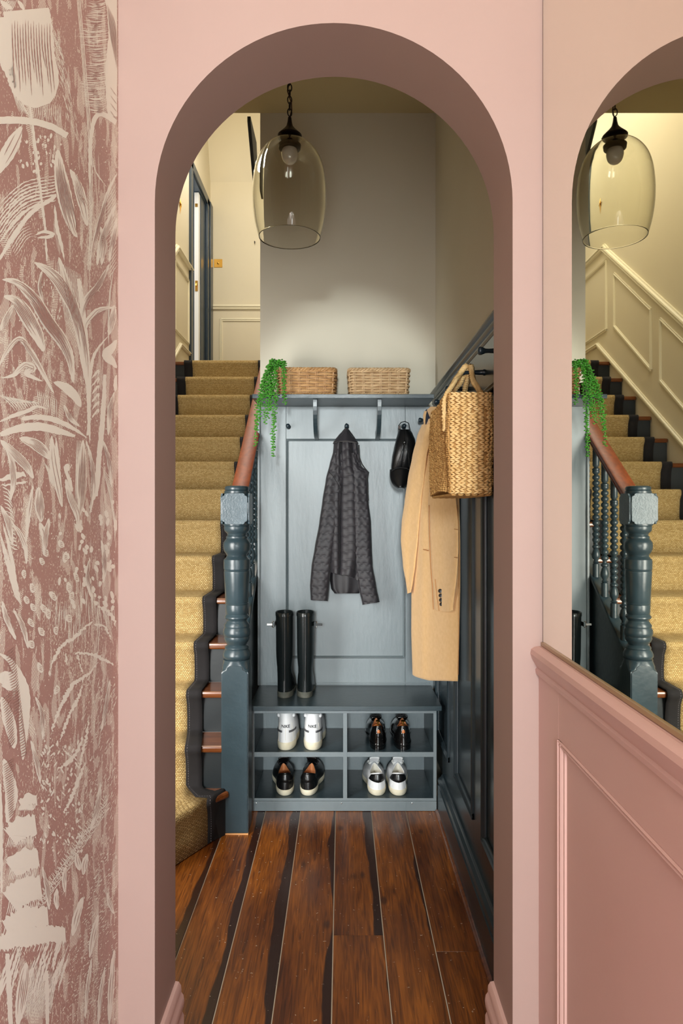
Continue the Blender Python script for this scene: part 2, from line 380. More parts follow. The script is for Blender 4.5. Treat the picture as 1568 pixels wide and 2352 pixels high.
# hall walls, ceiling
wl = struct(G().box(XWL-.06, XWL, -4.6, YF, 0, ZC).obj('wall_left', 'paper'))
wr = struct(G().box(XWR+.006, XWR+.08, -4.6, YF, 0, ZC).obj('wall_right', 'pink'))
struct(G().box(XL-.1, .6, -4.6, YB, ZC, ZC+.1).obj('ceiling', 'ceil'))
# panelling below the rail on the right hall wall: stiles and rails, panel, moulding, chair rail
xp = .393
dado = thing('wall_panelling', 'pink painted dado panelling with recessed panel and rail under the mirror', 'panelling', (XWR+.006, 1.0, 0))
part(G().box(xp, XWR+.006, 1.237, YF, 0, 1.02), 'stile', 'pink_gloss', dado, bevel=.0008)
part(G().box(xp, XWR+.006, .3, 1.2365, .91, 1.02), 'top_rail', 'pink_gloss', dado, bevel=.0008)
part(G().box(xp, XWR+.006, .3, 1.2365, 0, .36), 'bottom_rail', 'pink_gloss', dado, bevel=.0008)
part(G().box(XWR-.001, XWR+.006, .3, 1.237, .36, .91), 'panel', 'pink_gloss', dado)
def mould(g, axis, a, b, c, fixed, xface, depth=.0075, width=.028, sgn=1):
    pr = [(0,0),(depth*.9,0),(depth*1.25,width*.12),(depth*.8,width*.24),(depth*.8,width*.36),(depth*1.1,width*.5),(depth*.75,width*.66),(depth*.5,width*.72),(depth*.45,width*.9),(0,width)]
    return pr
pr = mould(None,None,0,0,0,0,0)
g = G().prism(pr, lambda u,v,w_: (XWR-.001-u, 1.237-v, w_), .37, .91); fixn(part(g, 'moulding', 'pink_gloss', dado, smooth=True, angle=25))
g = G().prism(pr, lambda u,v,w_: (XWR-.001-u, w_, .91-v*.6), .35, 1.237); fixn(part(g, 'moulding', 'pink_gloss', dado, smooth=True, angle=25))
g = G().prism(pr, lambda u,v,w_: (XWR-.001-u, w_, .36+v*.6), .35, 1.237); fixn(part(g, 'moulding', 'pink_gloss', dado, smooth=True, angle=25))
cr = [(0,.978),(.004,.978),(.006,.985),(.004,.990),(.006,.995),(.012,1.000),(.013,1.008),(.010,1.012),(.014,1.02),(.020,1.03),(.023,1.04),(.021,1.049),(.014,1.053),(0,1.055)]
g = G().prism([(u,v) for u,v in cr], lambda u,v,w_: (xp+.006-u*1.0, w_, v), .3, YF); fixn(part(g, 'chair_rail', 'pink_gloss', dado, smooth=True, angle=25))
g = G().box(xp, XWR+.006, .3, YF, 1.02, 1.0545); part(g, 'ledge', 'pink_gloss', dado)

# mirror above the rail
mi = thing('wall_mirror', 'large frameless mirror above the pink dado reflecting arch and stairs', 'mirror', (XWR, .9, 1.06))
part(G().box(XWR+.0008, XWR+.0055, .25, YF-.002, 1.0592, 2.9), 'backing', 'iron', mi)
g = G(); g.add([(XWR,.253,1.063),(XWR,YF-.006,1.063),(XWR,YF-.006,2.9),(XWR,.253,2.9)], [(0,1,2,3)])
part(g, 'mirror_glass', 'mirror', mi)
part(G().box(XWR-.0035, XWR+.003, .25, YF-.003, 1.0555, 1.063), 'bottom_edge', mat('mirror channel', rgb(168,142,112), .3, .4), mi, bevel=.001)

# ---------------------------------------------------------------- nook back wall and panelling
zt = 1.833
struct(G().box(-.40, .7, YB, YB+.12, 0, ZC).obj('wall_back', 'greige'))
bp = thing('back_panelling', 'slate blue painted panelling on the back wall under the shelf', 'panelling', (0, YB, .45))
def pxz(py, Y): return H-(py-CY)*Y/F
def pxx(px, Y): return (px-CX)*Y/F
Yp = YB-.018; Yq = YB-.006
xa, xb, xc, xd, xe = -.398, pxx(657,Yp), pxx(930,Yp), XR+.011, 0
part(G().box(xa, xb-.001, Yp, YB, .455, zt), 'stile', 'slate', bp, bevel=.0008)
part(G().box(xc+.001, xd, Yp, YB, .455, zt), 'stile', 'slate', bp, bevel=.0008)
zt1, zb1 = pxz(1008,Yp), pxz(1512,Yp)
part(G().box(xb, xc, Yp, YB, zt1, zt), 'top_rail', 'slate', bp, bevel=.0008)
part(G().box(xb, xc, Yp, YB, .455, zb1), 'bottom_rail', 'slate', bp, bevel=.0008)
part(G().box(xb, xc, Yq, YB, zb1, zt1), 'panel', 'slate', bp)
bw = .010; bprof = [(0,0),(.006,0),(.010,.003),(.008,.007),(.003,bw),(0,bw)]
for nm, fn, a, b in (('moulding', lambda u,v,w_: (xb+v, Yq-u-.004, w_), zb1, zt1), ('moulding', lambda u,v,w_: (xc-v, Yq-u-.004, w_), zb1, zt1),
                 ('moulding', lambda u,v,w_: (w_, Yq-u-.004, zt1-v), xb, xc), ('moulding', lambda u,v,w_: (w_, Yq-u-.004, zb1+v), xb, xc)):
    fixn(part(G().prism([(-.004,0)]+bprof[1:-1]+[(-.004,bw)], fn, a, b), nm, 'slate', bp, smooth=True))
part(G().box(xa-.012, xa, YB-.03, YB, .47, zt), 'edge_batten', 'slate', bp, bevel=.002)
part(G().box(xa+.03, xd-.03, Yp-.004, Yp, .4765, .4815), 'bottom_bead', 'slate', bp, bevel=.001)

# shelf with brackets
sh = thing('wall_shelf', 'slate shelf with curved brackets above the hanging jacket', 'shelf', (0, YB, zt))
part(G().box(-.405, XR-.03, 3.096, YB, zt, zt+.019), 'board', 'slate_dark', sh, bevel=.0015)  # darker paint puts the underside's shade into the board colour
for px in (725.5, 868):
    x = pxx(px, 3.25)
    pts = []
    for i in range(9):
        t = i/8; pts.append((3.13+.17*math.sin(t*PI/2)+.0, zt-.0-(.155)*t))
    # curved brace: outer edge and inner edge
    out = [(3.125, zt)]; 
    for i in range(13):
        a = i/12; out.append((3.125+.185*(a**2.2), zt-.012-.150*math.sin(a*PI/2)))
    out.append((YB-.0185, zt-.165)); out.append((YB-.0185, zt-.13))
    for i in range(12,-1,-1):
        a = i/12; out.append((3.16+.16*(a**2.2), zt-.0-.125*math.sin(a*PI/2)))
    g = G().prism(out, lambda u,v,w_: (w_, u, v), x-.0095, x+.0095)
    fixn(part(g, 'bracket', 'slate_dark', sh, bevel=.001))

# wooden pegs
def peg_y(x, z, label, head=.011):
    prof = [(.011,0),(.011,-.004),(.0065,-.008),(.0055,-.03),(.006,-.036),(head*.85,-.040),(head,-.045),(head*.9,-.050),(head*.5,-.053),(.001,-.054)]
    g = G().lathe([(r, h) for r, h in prof], (x, Yp, z), 16, 'Y'); o = fixn(g.obj('coat_peg', 'peg', smooth=True, angle=60)); tag(o, label, 'peg', 'pegs along the back panelling')
for px, lb in ((661,'black wooden peg left of the hanging jacket, with nothing on it'), (796,'black wooden peg that holds the quilted jacket'), (928,'black wooden peg that holds the black leather cap')):
    q = P(px, 978, Yp-.045); peg_y(q.x, q.z, lb)
zp = 1.757
plabels = ['slate peg on the side wall nearest the arch, empty', 'slate peg on the side wall holding the straw bag', 'slate peg on the side wall just behind the straw bag handles',
           'slate peg on the side wall between straw bag and coat collar', 'slate peg on the side wall holding the camel coat', 'slate peg nearest the back corner, poking out beside the cap']
for y, lb in zip((1.85,2.14,2.43,2.72,3.0,3.27), plabels):
    prof = [(.010,0),(.010,-.003),(.008,-.006),(.0075,-.02),(.0058,-.05),(.0062,-.058),(.009,-.064),(.0112,-.070),(.0112,-.075),(.008,-.079),(.002,-.080)]
    g = G().lathe(prof, (XR-.002, y, zp), 18, 'X'); o = fixn(g.obj('coat_peg', 'peg', smooth=True, angle=60)); tag(o, lb, 'peg', 'pegs along the side panelling')

# ---------------------------------------------------------------- right wall of the nook
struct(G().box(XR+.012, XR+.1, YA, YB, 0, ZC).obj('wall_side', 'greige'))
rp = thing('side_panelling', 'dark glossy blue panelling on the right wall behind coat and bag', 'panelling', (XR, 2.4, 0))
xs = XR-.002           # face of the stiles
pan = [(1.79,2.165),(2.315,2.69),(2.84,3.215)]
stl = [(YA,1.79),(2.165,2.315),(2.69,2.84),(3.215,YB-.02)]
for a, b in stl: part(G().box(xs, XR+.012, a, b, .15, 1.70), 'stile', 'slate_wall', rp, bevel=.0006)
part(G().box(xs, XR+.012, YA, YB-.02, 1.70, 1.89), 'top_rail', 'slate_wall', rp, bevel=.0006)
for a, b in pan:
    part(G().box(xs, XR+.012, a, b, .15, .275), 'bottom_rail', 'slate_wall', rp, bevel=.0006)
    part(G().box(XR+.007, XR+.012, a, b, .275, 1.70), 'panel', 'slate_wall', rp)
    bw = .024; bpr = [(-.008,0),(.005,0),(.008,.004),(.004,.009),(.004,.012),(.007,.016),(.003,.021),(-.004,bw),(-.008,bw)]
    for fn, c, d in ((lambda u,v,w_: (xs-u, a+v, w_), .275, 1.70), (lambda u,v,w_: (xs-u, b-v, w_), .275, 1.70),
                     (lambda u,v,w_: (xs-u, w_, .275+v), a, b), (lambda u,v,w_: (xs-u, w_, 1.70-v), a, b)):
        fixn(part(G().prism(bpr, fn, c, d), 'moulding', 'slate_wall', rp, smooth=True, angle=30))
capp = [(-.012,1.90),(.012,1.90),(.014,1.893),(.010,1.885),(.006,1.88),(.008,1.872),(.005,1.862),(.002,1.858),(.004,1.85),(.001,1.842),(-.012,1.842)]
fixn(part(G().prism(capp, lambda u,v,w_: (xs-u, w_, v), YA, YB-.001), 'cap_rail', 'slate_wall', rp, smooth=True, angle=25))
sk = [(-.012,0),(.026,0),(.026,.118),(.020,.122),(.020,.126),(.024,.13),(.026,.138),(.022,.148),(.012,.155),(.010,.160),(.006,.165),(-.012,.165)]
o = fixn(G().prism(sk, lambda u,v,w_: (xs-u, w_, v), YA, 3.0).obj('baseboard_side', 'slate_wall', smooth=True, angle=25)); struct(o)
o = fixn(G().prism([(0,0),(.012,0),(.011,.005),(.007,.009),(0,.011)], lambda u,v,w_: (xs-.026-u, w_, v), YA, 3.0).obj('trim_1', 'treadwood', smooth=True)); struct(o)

# ================================================================ STAIRS
RI = .18
YN = [None, 2.79, 2.95, 3.10]+[2.32+.243*n for n in range(4, 14)]
def yn(n, X):
    if n == 0:
        return max(2.37, 2.71+(X+.52)*1.8) if X < -.46 else 2.78+(X+.46)*.2
    return YN[n]
stair = thing('staircase', 'straight stair with dark risers, turned balusters and mahogany handrail', 'staircase', (-.9, 2.8, 0))
XS0, XS1 = XL+.002, -.46
xsamp = [XS0+(XS1-XS0)*i/14 for i in range(15)]
for n in range(14):
    z = (n+1)*RI
    xs_ = xsamp if n == 0 else [XS0, XS1]
    # riser
    g = G(); fr = [(x, yn(n,x)+.022) for x in xs_]; 
    g.prism([(x,y) for x,y in fr]+[(x,y+.02) for x,y in reversed(fr)], lambda u,v,w_: (u,v,w_), n*RI, z-.028)
    fixn(part(g, 'riser', 'riser', stair))
    # tread
    yb = (YN[n+1]+.03) if n < 13 else YE
    g = G()
    fr = [(x, yn(n,x)) for x in xs_]
    g.prism(fr+[(XS1, yb if n else max(yb, 2.82)), (XS0, yb)], lambda u,v,w_: (u,v,w_), z-.028, z)
    fixn(part(g, 'tread', 'treadwood', stair, bevel=.009))
# string and apron on the corridor side
slope = .74
def zn(Y): return .18+slope*(Y-2.32)+.18-.18
def apron():
    g = G(); y0, y1 = 2.90, 5.6
    pts = [(y0, 0),(y0, zn(y0)+.06),(y1, zn(y1)+.06),(y1, 0)]
    return g.prism(pts, lambda u,v,w_: (w_, u, v), -.449, -.425)
fixn(part(apron(), 'string_board', 'newel', stair))
fixn(part(G().prism([(2.90, zn(2.9)+.06),(2.9, zn(2.9)+.085),(5.6, zn(5.6)+.085),(5.6, zn(5.6)+.06)], lambda u,v,w_: (w_,u,v), -.462, -.412), 'string_capping', 'newel', stair, bevel=.004))
# newel post (turned), measured top to bottom
XN, YNW = -.436, 2.845
nw = thing('newel_tmp', None, None); bpy.data.objects.remove(nw)
def zc(c): return 1.637-.00074045*c
def rr(w_): return w_*.408/2/551
np_ = [(rr(100),zc(284)),(rr(128),zc(288)),(rr(136),zc(296)),(rr(134),zc(306)),(rr(128),zc(309)),(rr(140),zc(314)),(rr(140),zc(328))]
prof = [(rr(120),zc(496)),(rr(140),zc(508)),(rr(144),zc(520)),(rr(138),zc(536)),(rr(120),zc(546)),(rr(108),zc(552)),(rr(104),zc(562)),(rr(118),zc(568)),(rr(120),zc(574)),(rr(116),zc(580)),
        (rr(132),zc(590)),(rr(148),zc(602)),(rr(152),zc(620)),(rr(148),zc(640)),(rr(136),zc(655)),(rr(116),zc(668)),(rr(112),zc(678)),(rr(128),zc(690)),(rr(144),zc(697)),(rr(147),zc(706)),
        (rr(146),zc(750)),(rr(140),zc(753)),(rr(145),zc(757)),(rr(139),zc(761)),(rr(144),zc(766)),(rr(143),zc(772)),(rr(128),zc(936)),(rr(124),zc(940)),(rr(129),zc(944)),(rr(123),zc(950)),(rr(127),zc(956)),(rr(124),zc(998)),
        (rr(118),zc(1003)),(rr(124),zc(1008)),(rr(136),zc(1016)),(rr(136),zc(1024)),(rr(118),zc(1032)),(rr(112),zc(1040)),(rr(122),zc(1050)),(rr(140),zc(1062)),(rr(142),zc(1070)),(rr(138),zc(1078)),(rr(150),zc(1090)),(rr(154),zc(1106)),(rr(150),zc(1122)),(rr(140),zc(1128)),(rr(144),zc(1140)),(rr(132),zc(1156)),(rr(112),zc(1168)),
        (rr(108),zc(1176)),(rr(128),zc(1184)),(rr(136),zc(1192)),(rr(132),zc(1200)),(rr(140),zc(1206)),(rr(150),zc(1216)),(rr(158),zc(1228)),(rr(158),zc(1240)),(rr(146),zc(1250)),(rr(130),zc(1262))]
newel = part(G().lathe(prof[::-1], (XN,YNW,0), 36), 'newel_post', 'newel', stair, smooth=True, angle=35); fixn(newel)
hw = .0555
def sub(g, name, m, par, **k):
    return part(g, name, m, par, **k)
# square foot with shouldered corners, head block with lobed faces
def shoulder(z0, z1, h):
    """square post from z0 to z1 whose corners die into the round at the top (and bottom if h2)"""
    rows = []
    def ring(z, k):          # k 0: square, 1: round
        out = []
        for i in range(48):
            a = 2*PI*i/48; c, s_ = math.cos(a), math.sin(a)
            sq = hw/max(abs(c), abs(s_)); rd = hw*1.02
            r_ = min(sq, rd+(hw*1.40-rd)*(1-k))
            out.append((XN+c*r_, YNW+s_*r_, z))
        return out
    return ring
ring = shoulder(0,0,0)
rows = [ring(.003,0), ring(zc(1330),0), ring(zc(1318),.02), ring(zc(1308),.35), ring(zc(1303),.55), ring(zc(1292),.62), ring(zc(1280),.8), ring(zc(1268),1), ring(zc(1256),1.0)]
fixn(sub(G().grid(rows, True, True), 'foot_block', 'newel', newel, smooth=True, angle=30))
rows = []
for c, k in ((506,1),(492,1),(480,.8),(470,.55),(462,.5),(452,.2),(440,.0),(380,0),(366,.2),(356,.5),(346,.6),(334,.95),(326,1)):
    rows.append(ring(zc(c), k))
fixn(sub(G().grid(rows, True, True), 'head_block', 'newel', newel, smooth=True, angle=30))
fixn(sub(G().lathe(np_[::-1], (XN,YNW,0), 32), 'cap', 'newel', newel, smooth=True, angle=35))
sub(G().box(XN-hw-.002, XN+hw, YNW-hw-.004, YNW+hw, 0, .006), 'base_shim', mat('raw wood', rgb(206,150,96), .7), newel)
# lobed faces: paler paint, glare of the block fronts put into its colour
def lobed(cx, cz, w_, h_):
    pts = []
    a, b = w_/2, h_/2; q = .011
    for sx, sz in ((1,1),(-1,1),(-1,-1),(1,-1)):
        cor = []
        cor.append((a*sx, (b-q*1.6)*sz)); cor.append(((a-q*.25)*sx, (b-q*1.0)*sz)); cor.append(((a-q*.9)*sx, (b-q*.85)*sz)); cor.append(((a-q*1.0)*sx, (b-q*.35)*sz)); cor.append(((a-q*1.5)*sx, b*sz))
        if sx*sz < 0: cor.reverse()
        pts += cor
    return [(cx+u, cz+v) for u,v in pts]
glare = mat('worn newel paint', rgb(70,86,94), .34, bump=.8, bscale=130, noise_col=rgb(54,70,78), nscale=40)
zz0, zz1 = zc(500), zc(326)
fixn(sub(G().prism(lobed(XN,(zz0+zz1)/2,.103,zz1-zz0-.002), lambda u,v,w_: (u,w_,v), YNW-hw-.0035, YNW-hw+.004), 'lobed_face', glare, newel, bevel=.001))
fixn(sub(G().prism(lobed(YNW,(zz0+zz1)/2,.103,zz1-zz0-.002), lambda u,v,w_: (w_,u,v), XN+hw-.004, XN+hw+.0035), 'lobed_face', glare, newel, bevel=.001))
fixn(sub(G().prism(lobed(YNW,(zz0+zz1)/2,.103,zz1-zz0-.002), lambda u,v,w_: (w_,u,v), XN-hw-.0035, XN-hw+.004), 'lobed_face', glare, newel, bevel=.001))
zf_ = zc(1282)
nf = [(XN-hw+.004,.008),(XN+hw-.004,.008),(XN+hw-.004,zf_-.030),(XN+hw-.010,zf_-.022),(XN+hw-.022,zf_-.016),(XN+hw-.026,zf_-.004),(XN+hw-.034,zf_),(XN-hw+.034,zf_),(XN-hw+.026,zf_-.004),(XN-hw+.022,zf_-.016),(XN-hw+.010,zf_-.022),(XN-hw+.004,zf_-.030)]
fixn(sub(G().prism(nf, lambda u,v,w_: (u,w_,v), YNW-hw-.0035, YNW-hw+.004), 'foot_face', 'newel', newel, bevel=.001))
# handrail
def zr(Y): return 1.385+.72*(Y-2.9)
hp = [(-.026,-.042),(-.03,-.034),(-.024,-.026),(-.034,-.018),(-.037,-.006),(-.036,.006),(-.028,.011),(0,.013),(.028,.011),(.036,.006),(.037,-.006),(.034,-.018),(.024,-.026),(.03,-.034),(.026,-.042)]
XH = -.437
g = G(); rows = []
for Y in (2.86, 3.3, 4.0, 5.45): rows.append([(XH+u, Y, zr(Y)+v) for u,v in hp])
g.grid(rows, True, True); fixn(part(g, 'handrail', 'mahog', stair, smooth=True, angle=30))
part(G().prism([(2.88,zr(2.88)-.042),(5.45,zr(5.45)-.042),(5.45,zr(5.45)-.056),(2.88,zr(2.88)-.056)], lambda u,v,w_: (XH+w_,u,v), -.02, .02), 'underrail', 'newel', stair)
# balusters
def baluster(Y):
    z0, z1 = zn(Y)+.08, zr(Y)-.045; L_ = z1-z0
    pf = [(.016,0),(.016,.10),(.010,.105),(.017,.112),(.010,.12),(.011,.13),(.019,.15),(.020,.17),(.015,.20),(.010,.215),(.018,.225),(.018,.235),(.010,.245)]
    k = .26
    while k < .80:
        pf += [(.009,k),(.0165,k+.012),(.018,k+.022),(.0165,k+.032)]; k += .043
    pf += [(.009,.80),(.018,.81),(.018,.82),(.010,.83),(.016,.845),(.016,1.0)]
    g = G().lathe([(r_, z0+h*L_) for r_,h in pf], (XH, Y, 0), 14)
    fixn(part(g, 'baluster', 'newel', stair, smooth=True, angle=50))
for Y in (2.99, 3.10, 3.21, 3.32, 3.45, 3.57, 3.69, 3.81, 3.93): baluster(Y)

# stair runner with black cotton bindings
def runner_profile(x):
    pts = []; e = .009; yb0 = yn(0, x)
    pts.append((yb0+.016-e, .004))
    for n in range(14):
        z = (n+1)*RI; y = yn(n, x)
        # up the riser, out to the nosing, over and back along the tread
        pts += [(y+.022-e, z-.11), (y+.016-e, z-.055), (y+.004-e, z-.030), (y-e-.002, z-.020), (y-e-.003, z-.008), (y-e+.002, z+.003), (y-e+.012, z+e)]
        if n < 13:
            yx = yn(n+1, x)+.022-e
            pts += [((y+yx)/2, z+e), (yx-.012, z+e), (yx-.001, z+e+.008)]
        else: pts += [(y+.5, z+e), (YE-.3, z+e)]
    return pts
def redge(n):  return {0:-.525, 1:-.634}.get(n, -.665)
def runner():
    nx = 14
    # column positions slide with the step so that the flared foot follows the winder
    base = runner_profile(-1.0); K = len(base)
    stepof = [0]
    for n in range(14): stepof += [n]*7+([n]*3 if n < 13 else [n]*2)
    stepof = stepof[:K]
    def xe(k):
        n = stepof[k]; r0 = redge(n)
        loc = (k-1) % 10
        if n < 13 and k > 0 and loc >= 7: r0 = r0+(redge(n+1)-r0)*(.45 if loc == 7 else .9 if loc==8 else 1)
        return r0
    def strip(u0, u1, m, lift, thick, name, par, nseg):
        # u in metres from the right edge (<0 inside the carpet) 
        cols = []
        for i in range(nseg+1):
            col = []
            for k in range(K):
                rx = xe(k); 
                a = u0(rx); b = u1(rx); x = a+(b-a)*i/nseg
                y, z = runner_profile(x)[k]
                if k and stepof[k] == 0 and (k-1)%10 >= 7: pass
                col.append((x, y-lift, z+lift*.5))
            cols.append(col)
        rows = [[cols[i][k] for i in range(nseg+1)] for k in range(K)]
        g = G(); g.grid(rows)
        uv = []; d = 0
        for k in range(K):
            if k: 
                p, q = rows[k][nseg], rows[k-1][nseg]; d += math.dist(p, q)
            for i in range(nseg+1): uv.append((rows[k][i][0], d))
        o = part(g, name, m, par, smooth=True, angle=60, uv=uv)
        s_ = o.modifiers.new('thickness', 'SOLIDIFY'); s_.thickness = thick; s_.offset = -1 
        return o
    t = thing('stair_runner', 'golden sisal stair runner with black bindings climbing the stairs', 'carpet', (-.9, 2.8, 0))
    strip(lambda r_: -1.2, lambda r_: r_, 'sisal', 0, .006, 'carpet', t, 14)
    strip(lambda r_: r_-.004, lambda r_: r_+.062, 'tape', .0015, .005, 'binding', t, 3)
    strip(lambda r_: -1.262, lambda r_: -1.196, 'tape', .0015, .005, 'binding', t, 1)
    # stitching dashes along the right binding
    g = G()
    for k in range(K-1):
        x0, x1 = xe(k)+.006, xe(k+1)+.006
        a, b = runner_profile(x0)[k], runner_profile(x1)[k+1]
        p, q = Vector((x0,a[0]-.0025,a[1]+.001)), Vector((x1,b[0]-.0025,b[1]+.001)); d = (q-p).length; n = int(d/.009)
        for i in range(n):
            s0 = p.lerp(q, (i+.2)/n); s1 = p.lerp(q, (i+.7)/n); g.tube([s0, s1], .0007, 3)
    o = part(g, 'stitching', 'stitch', t); o['kind'] = 'stuff'
runner()

# stairwell walls, landing
lw = struct(G().box(XL-.1, XL, YA, 6.16, 0, 5.6).obj('wall_stairs', 'cream'))
struct(G().box(XL-.1, XL, 6.16, 7.0, 4.40, 5.6).obj('wall_over_door', 'cream'))
struct(G().box(XL-.1, XL, 7.0, YE+.1, 0, 5.6).obj('wall_corner', 'cream'))
we = struct(G().box(XL-.1, .6, YE, YE+.1, 0, 4.73).obj('wall_landing', 'cream'))
g = G().prism([(YE,4.73),(YE-.30,5.6),(YE+.1,5.6),(YE+.1,4.73)], lambda u,v,w_: (w_,u,v), XL, .6); struct(fixn(g.obj('ceiling_slope', 'cream')))
struct(G().box(XL-.1, .6, YB+.0, YE+.1, 5.6, 5.7).obj('ceiling_stairwell', 'cream'))
struct(G().box(-.40, -.30, YB+.12, 5.6, 0, 5.6).obj('wall_spandrel', 'greige'))
struct(G().box(-.3, .7, 5.5, 5.6, 0, 5.6).obj('wall_inner', 'greige'))
struct(G().box(XL, -.4, 5.9, YE, ZL-.1, ZL-.002).obj('floor_landing', 'treadwood'))
struct(G().box(XL-.1, .7, YB-.0, YB+.12, ZC+.1, 5.6).obj('wall_bulkhead', 'cream'))
struct(G().box(.5, .6, 5.6, YE, 2.4, 5.6).obj('wall_landing_side', 'cream'))
g = G().prism([(3.38,3.275),(3.38,3.25),(3.62,3.02),(3.72,3.02),(3.62,3.275)], lambda u,v,w_: (w_,u,v), -.466, -.45); struct(fixn(g.obj('trim_2', 'riser')))
# dado mouldings on the stair side wall: sloping rail, skirting, panel frames
def bar(g, a, b, xface, w_=.03, d=.014, sx=1):
    """moulding bar on an X = const wall from (Y,z) a to b"""
    a = Vector((a[0],a[1])); b = Vector((b[0],b[1])); t = (b-a).normalized(); nrm = Vector((-t.y,t.x))
    pr = [(-.5,0),(-.5,.45),(-.38,.8),(-.2,.62),(-.1,.62),(.05,1),(.25,.9),(.35,.5),(.5,.4),(.5,0)]
    rows = []
    for q in (a-t*w_*.0, b+t*w_*.0):
        rows.append([(xface+sx*d*v, q.x+nrm.x*w_*u, q.y+nrm.y*w_*u) for u,v in pr])
    g.grid(rows, True, True)
def spart(g, name, par, m='cream2'):
    return fixn(part(g, name, m, par, smooth=True, angle=25))
def zrail(Y): return 3.49 if Y > 5.62 else 3.49-(5.62-Y)*slope
g = G(); bar(g, (2.6,zrail(2.6)), (5.625,3.49), XL, .05, .03); spart(g, 'dado_rail', lw)
g = G(); bar(g, (5.615,3.49), (6.17,3.49), XL, .05, .03); spart(g, 'dado_rail', lw)
def zsk(Y): return min(.18+slope*(Y-2.32)+.20, 2.72)
g = G(); bar(g, (2.6,zsk(2.6)), (5.75,zsk(5.75)), XL, .035, .022); spart(g, 'stair_skirting', lw)
g = G(); bar(g, (5.75,2.72), (6.16,2.72), XL, .035, .022); spart(g, 'stair_skirting', lw)
pans = [(2.70,3.28),(3.40,3.95),(4.07,4.62),(4.76,5.40)]
for a, b in pans:
    A = (a, zsk(a)+.12); B_ = (b, zsk(b)+.12); C_ = (b, zrail(b)-.13); D = (a, zrail(a)-.13)
    for p, q in ((A,B_),(B_,C_),(C_,D),(D,A)):
        g = G(); bar(g, p, q, XL, .026, .014); spart(g, 'panel_moulding', lw)
A, B_, C_, D = (5.56, 2.80), (6.06, 2.80), (6.06, 3.36), (5.56, 3.36)
for p, q in ((A,B_),(B_,C_),(C_,D),(D,A)):
    g = G(); bar(g, p, q, XL, .026, .014); spart(g, 'panel_moulding', lw)
# end wall mouldings
def barY(g, a, b, yf, w_, d):
    a = Vector(a); b = Vector(b); t = (b-a).normalized(); nrm = Vector((-t.y,t.x))
    pr = [(-.5,0),(-.5,.45),(-.38,.8),(-.2,.62),(-.1,.62),(.05,1),(.25,.9),(.35,.5),(.5,.4),(.5,0)]
    g.grid([[(q.x+nrm.x*w_*u, yf-d*v, q.y+nrm.y*w_*u) for u,v in pr] for q in (a,b)], True, True)
g = G(); barY(g, (XL,3.43), (.5,3.43), YE, .055, .03); spart(g, 'dado_rail', we)
x0, x1 = pxx(508,YE), .2
for p, q in (((x0,3.30),(x1,3.30)), ((x0,3.31),(x0,2.7)), ((x0,2.7),(x1,2.7))):
    g = G(); barY(g, p, q, YE, .035, .016); spart(g, 'panel_moulding', we)
sw = thing('light_switch', 'square brass toggle switch plate on the landing end wall', 'switch', P(501,605,YE))
q = P(501, 605, YE)
part(G().box(q.x-.043,q.x+.043,YE-.005,YE,q.z-.043,q.z+.043), 'plate', 'brass', sw, bevel=.0015)
part(G().lathe([(.011,0),(.010,-.004),(.004,-.006),(.004,-.018),(.005,-.022),(.001,-.023)], (q.x,YE-.005,q.z), 12, 'Y'), 'toggle', 'brass', sw, smooth=True)
q = P(585, 558, YE-.002); hk = G().tube([(q.x,YE,q.z+.01),(q.x,YE-.02,q.z+.01),(q.x,YE-.022,q.z-.012)], .005, 6).obj('wall_hook', 'iron'); tag(hk, 'tiny dark hook on the cream landing wall', 'hook')
# doorway on the left wall of the landing
dr = thing('door_1', None, None, (XL, 6.6, ZL)); dr['kind'] = 'structure'
def casing(y0, y1, z0, z1, nm='casing'):
    part(G().box(XL, XL+.022, y0, y1, z0, z1), nm, 'navy', dr, bevel=.003)
casing(6.09, 6.17, ZL, 4.46); casing(6.84, 7.06, ZL, 4.46); casing(6.09, 7.06, 4.40, 4.48); casing(7.02, 7.06, ZL, 4.46, 'casing_bead')
part(G().box(XL-.1, XL-.004, 6.63, 6.84, ZL, 4.40), 'door_stop', 'navy', dr)
part(G().box(XL+.02, XL+.034, 6.93, 7.05, ZL, 4.46), 'architrave', 'navy', dr, bevel=.006)
part(G().box(XL-.1, XL+.004, 6.16, 6.18, ZL, 4.40), 'jamb', 'navy', dr); part(G().box(XL-.1, XL+.004, 6.97, 7.0, ZL, 4.40), 'jamb', 'navy', dr)
part(G().box(XL-.1, XL+.004, 6.16, 7.0, 4.385, 4.40), 'jamb', 'navy', dr)
leaf = part(G().box(XL-.054, XL-.012, 6.56, 6.628, ZL+.01, 4.38), 'door_leaf', 'white', dr, bevel=.002)
part(G().box(XL-.045, XL-.02, 6.553, 6.5605, 3.43, 3.53), 'latch_plate', 'brass', leaf, bevel=.001)
part(G().box(XL-.045, XL-.02, 6.553, 6.5605, 4.24, 4.27), 'catch', 'brass', leaf)
part(G().tube([(XL-.03,6.56,3.49),(XL-.03,6.53,3.49),(XL-.03,6.525,3.47)], .008, 8), 'knob', 'brass', leaf)
struct(G().box(XL-1.1, XL-1.0, 5.6, 7.6, 2.4, 5).obj('wall_bedroom', 'white'))
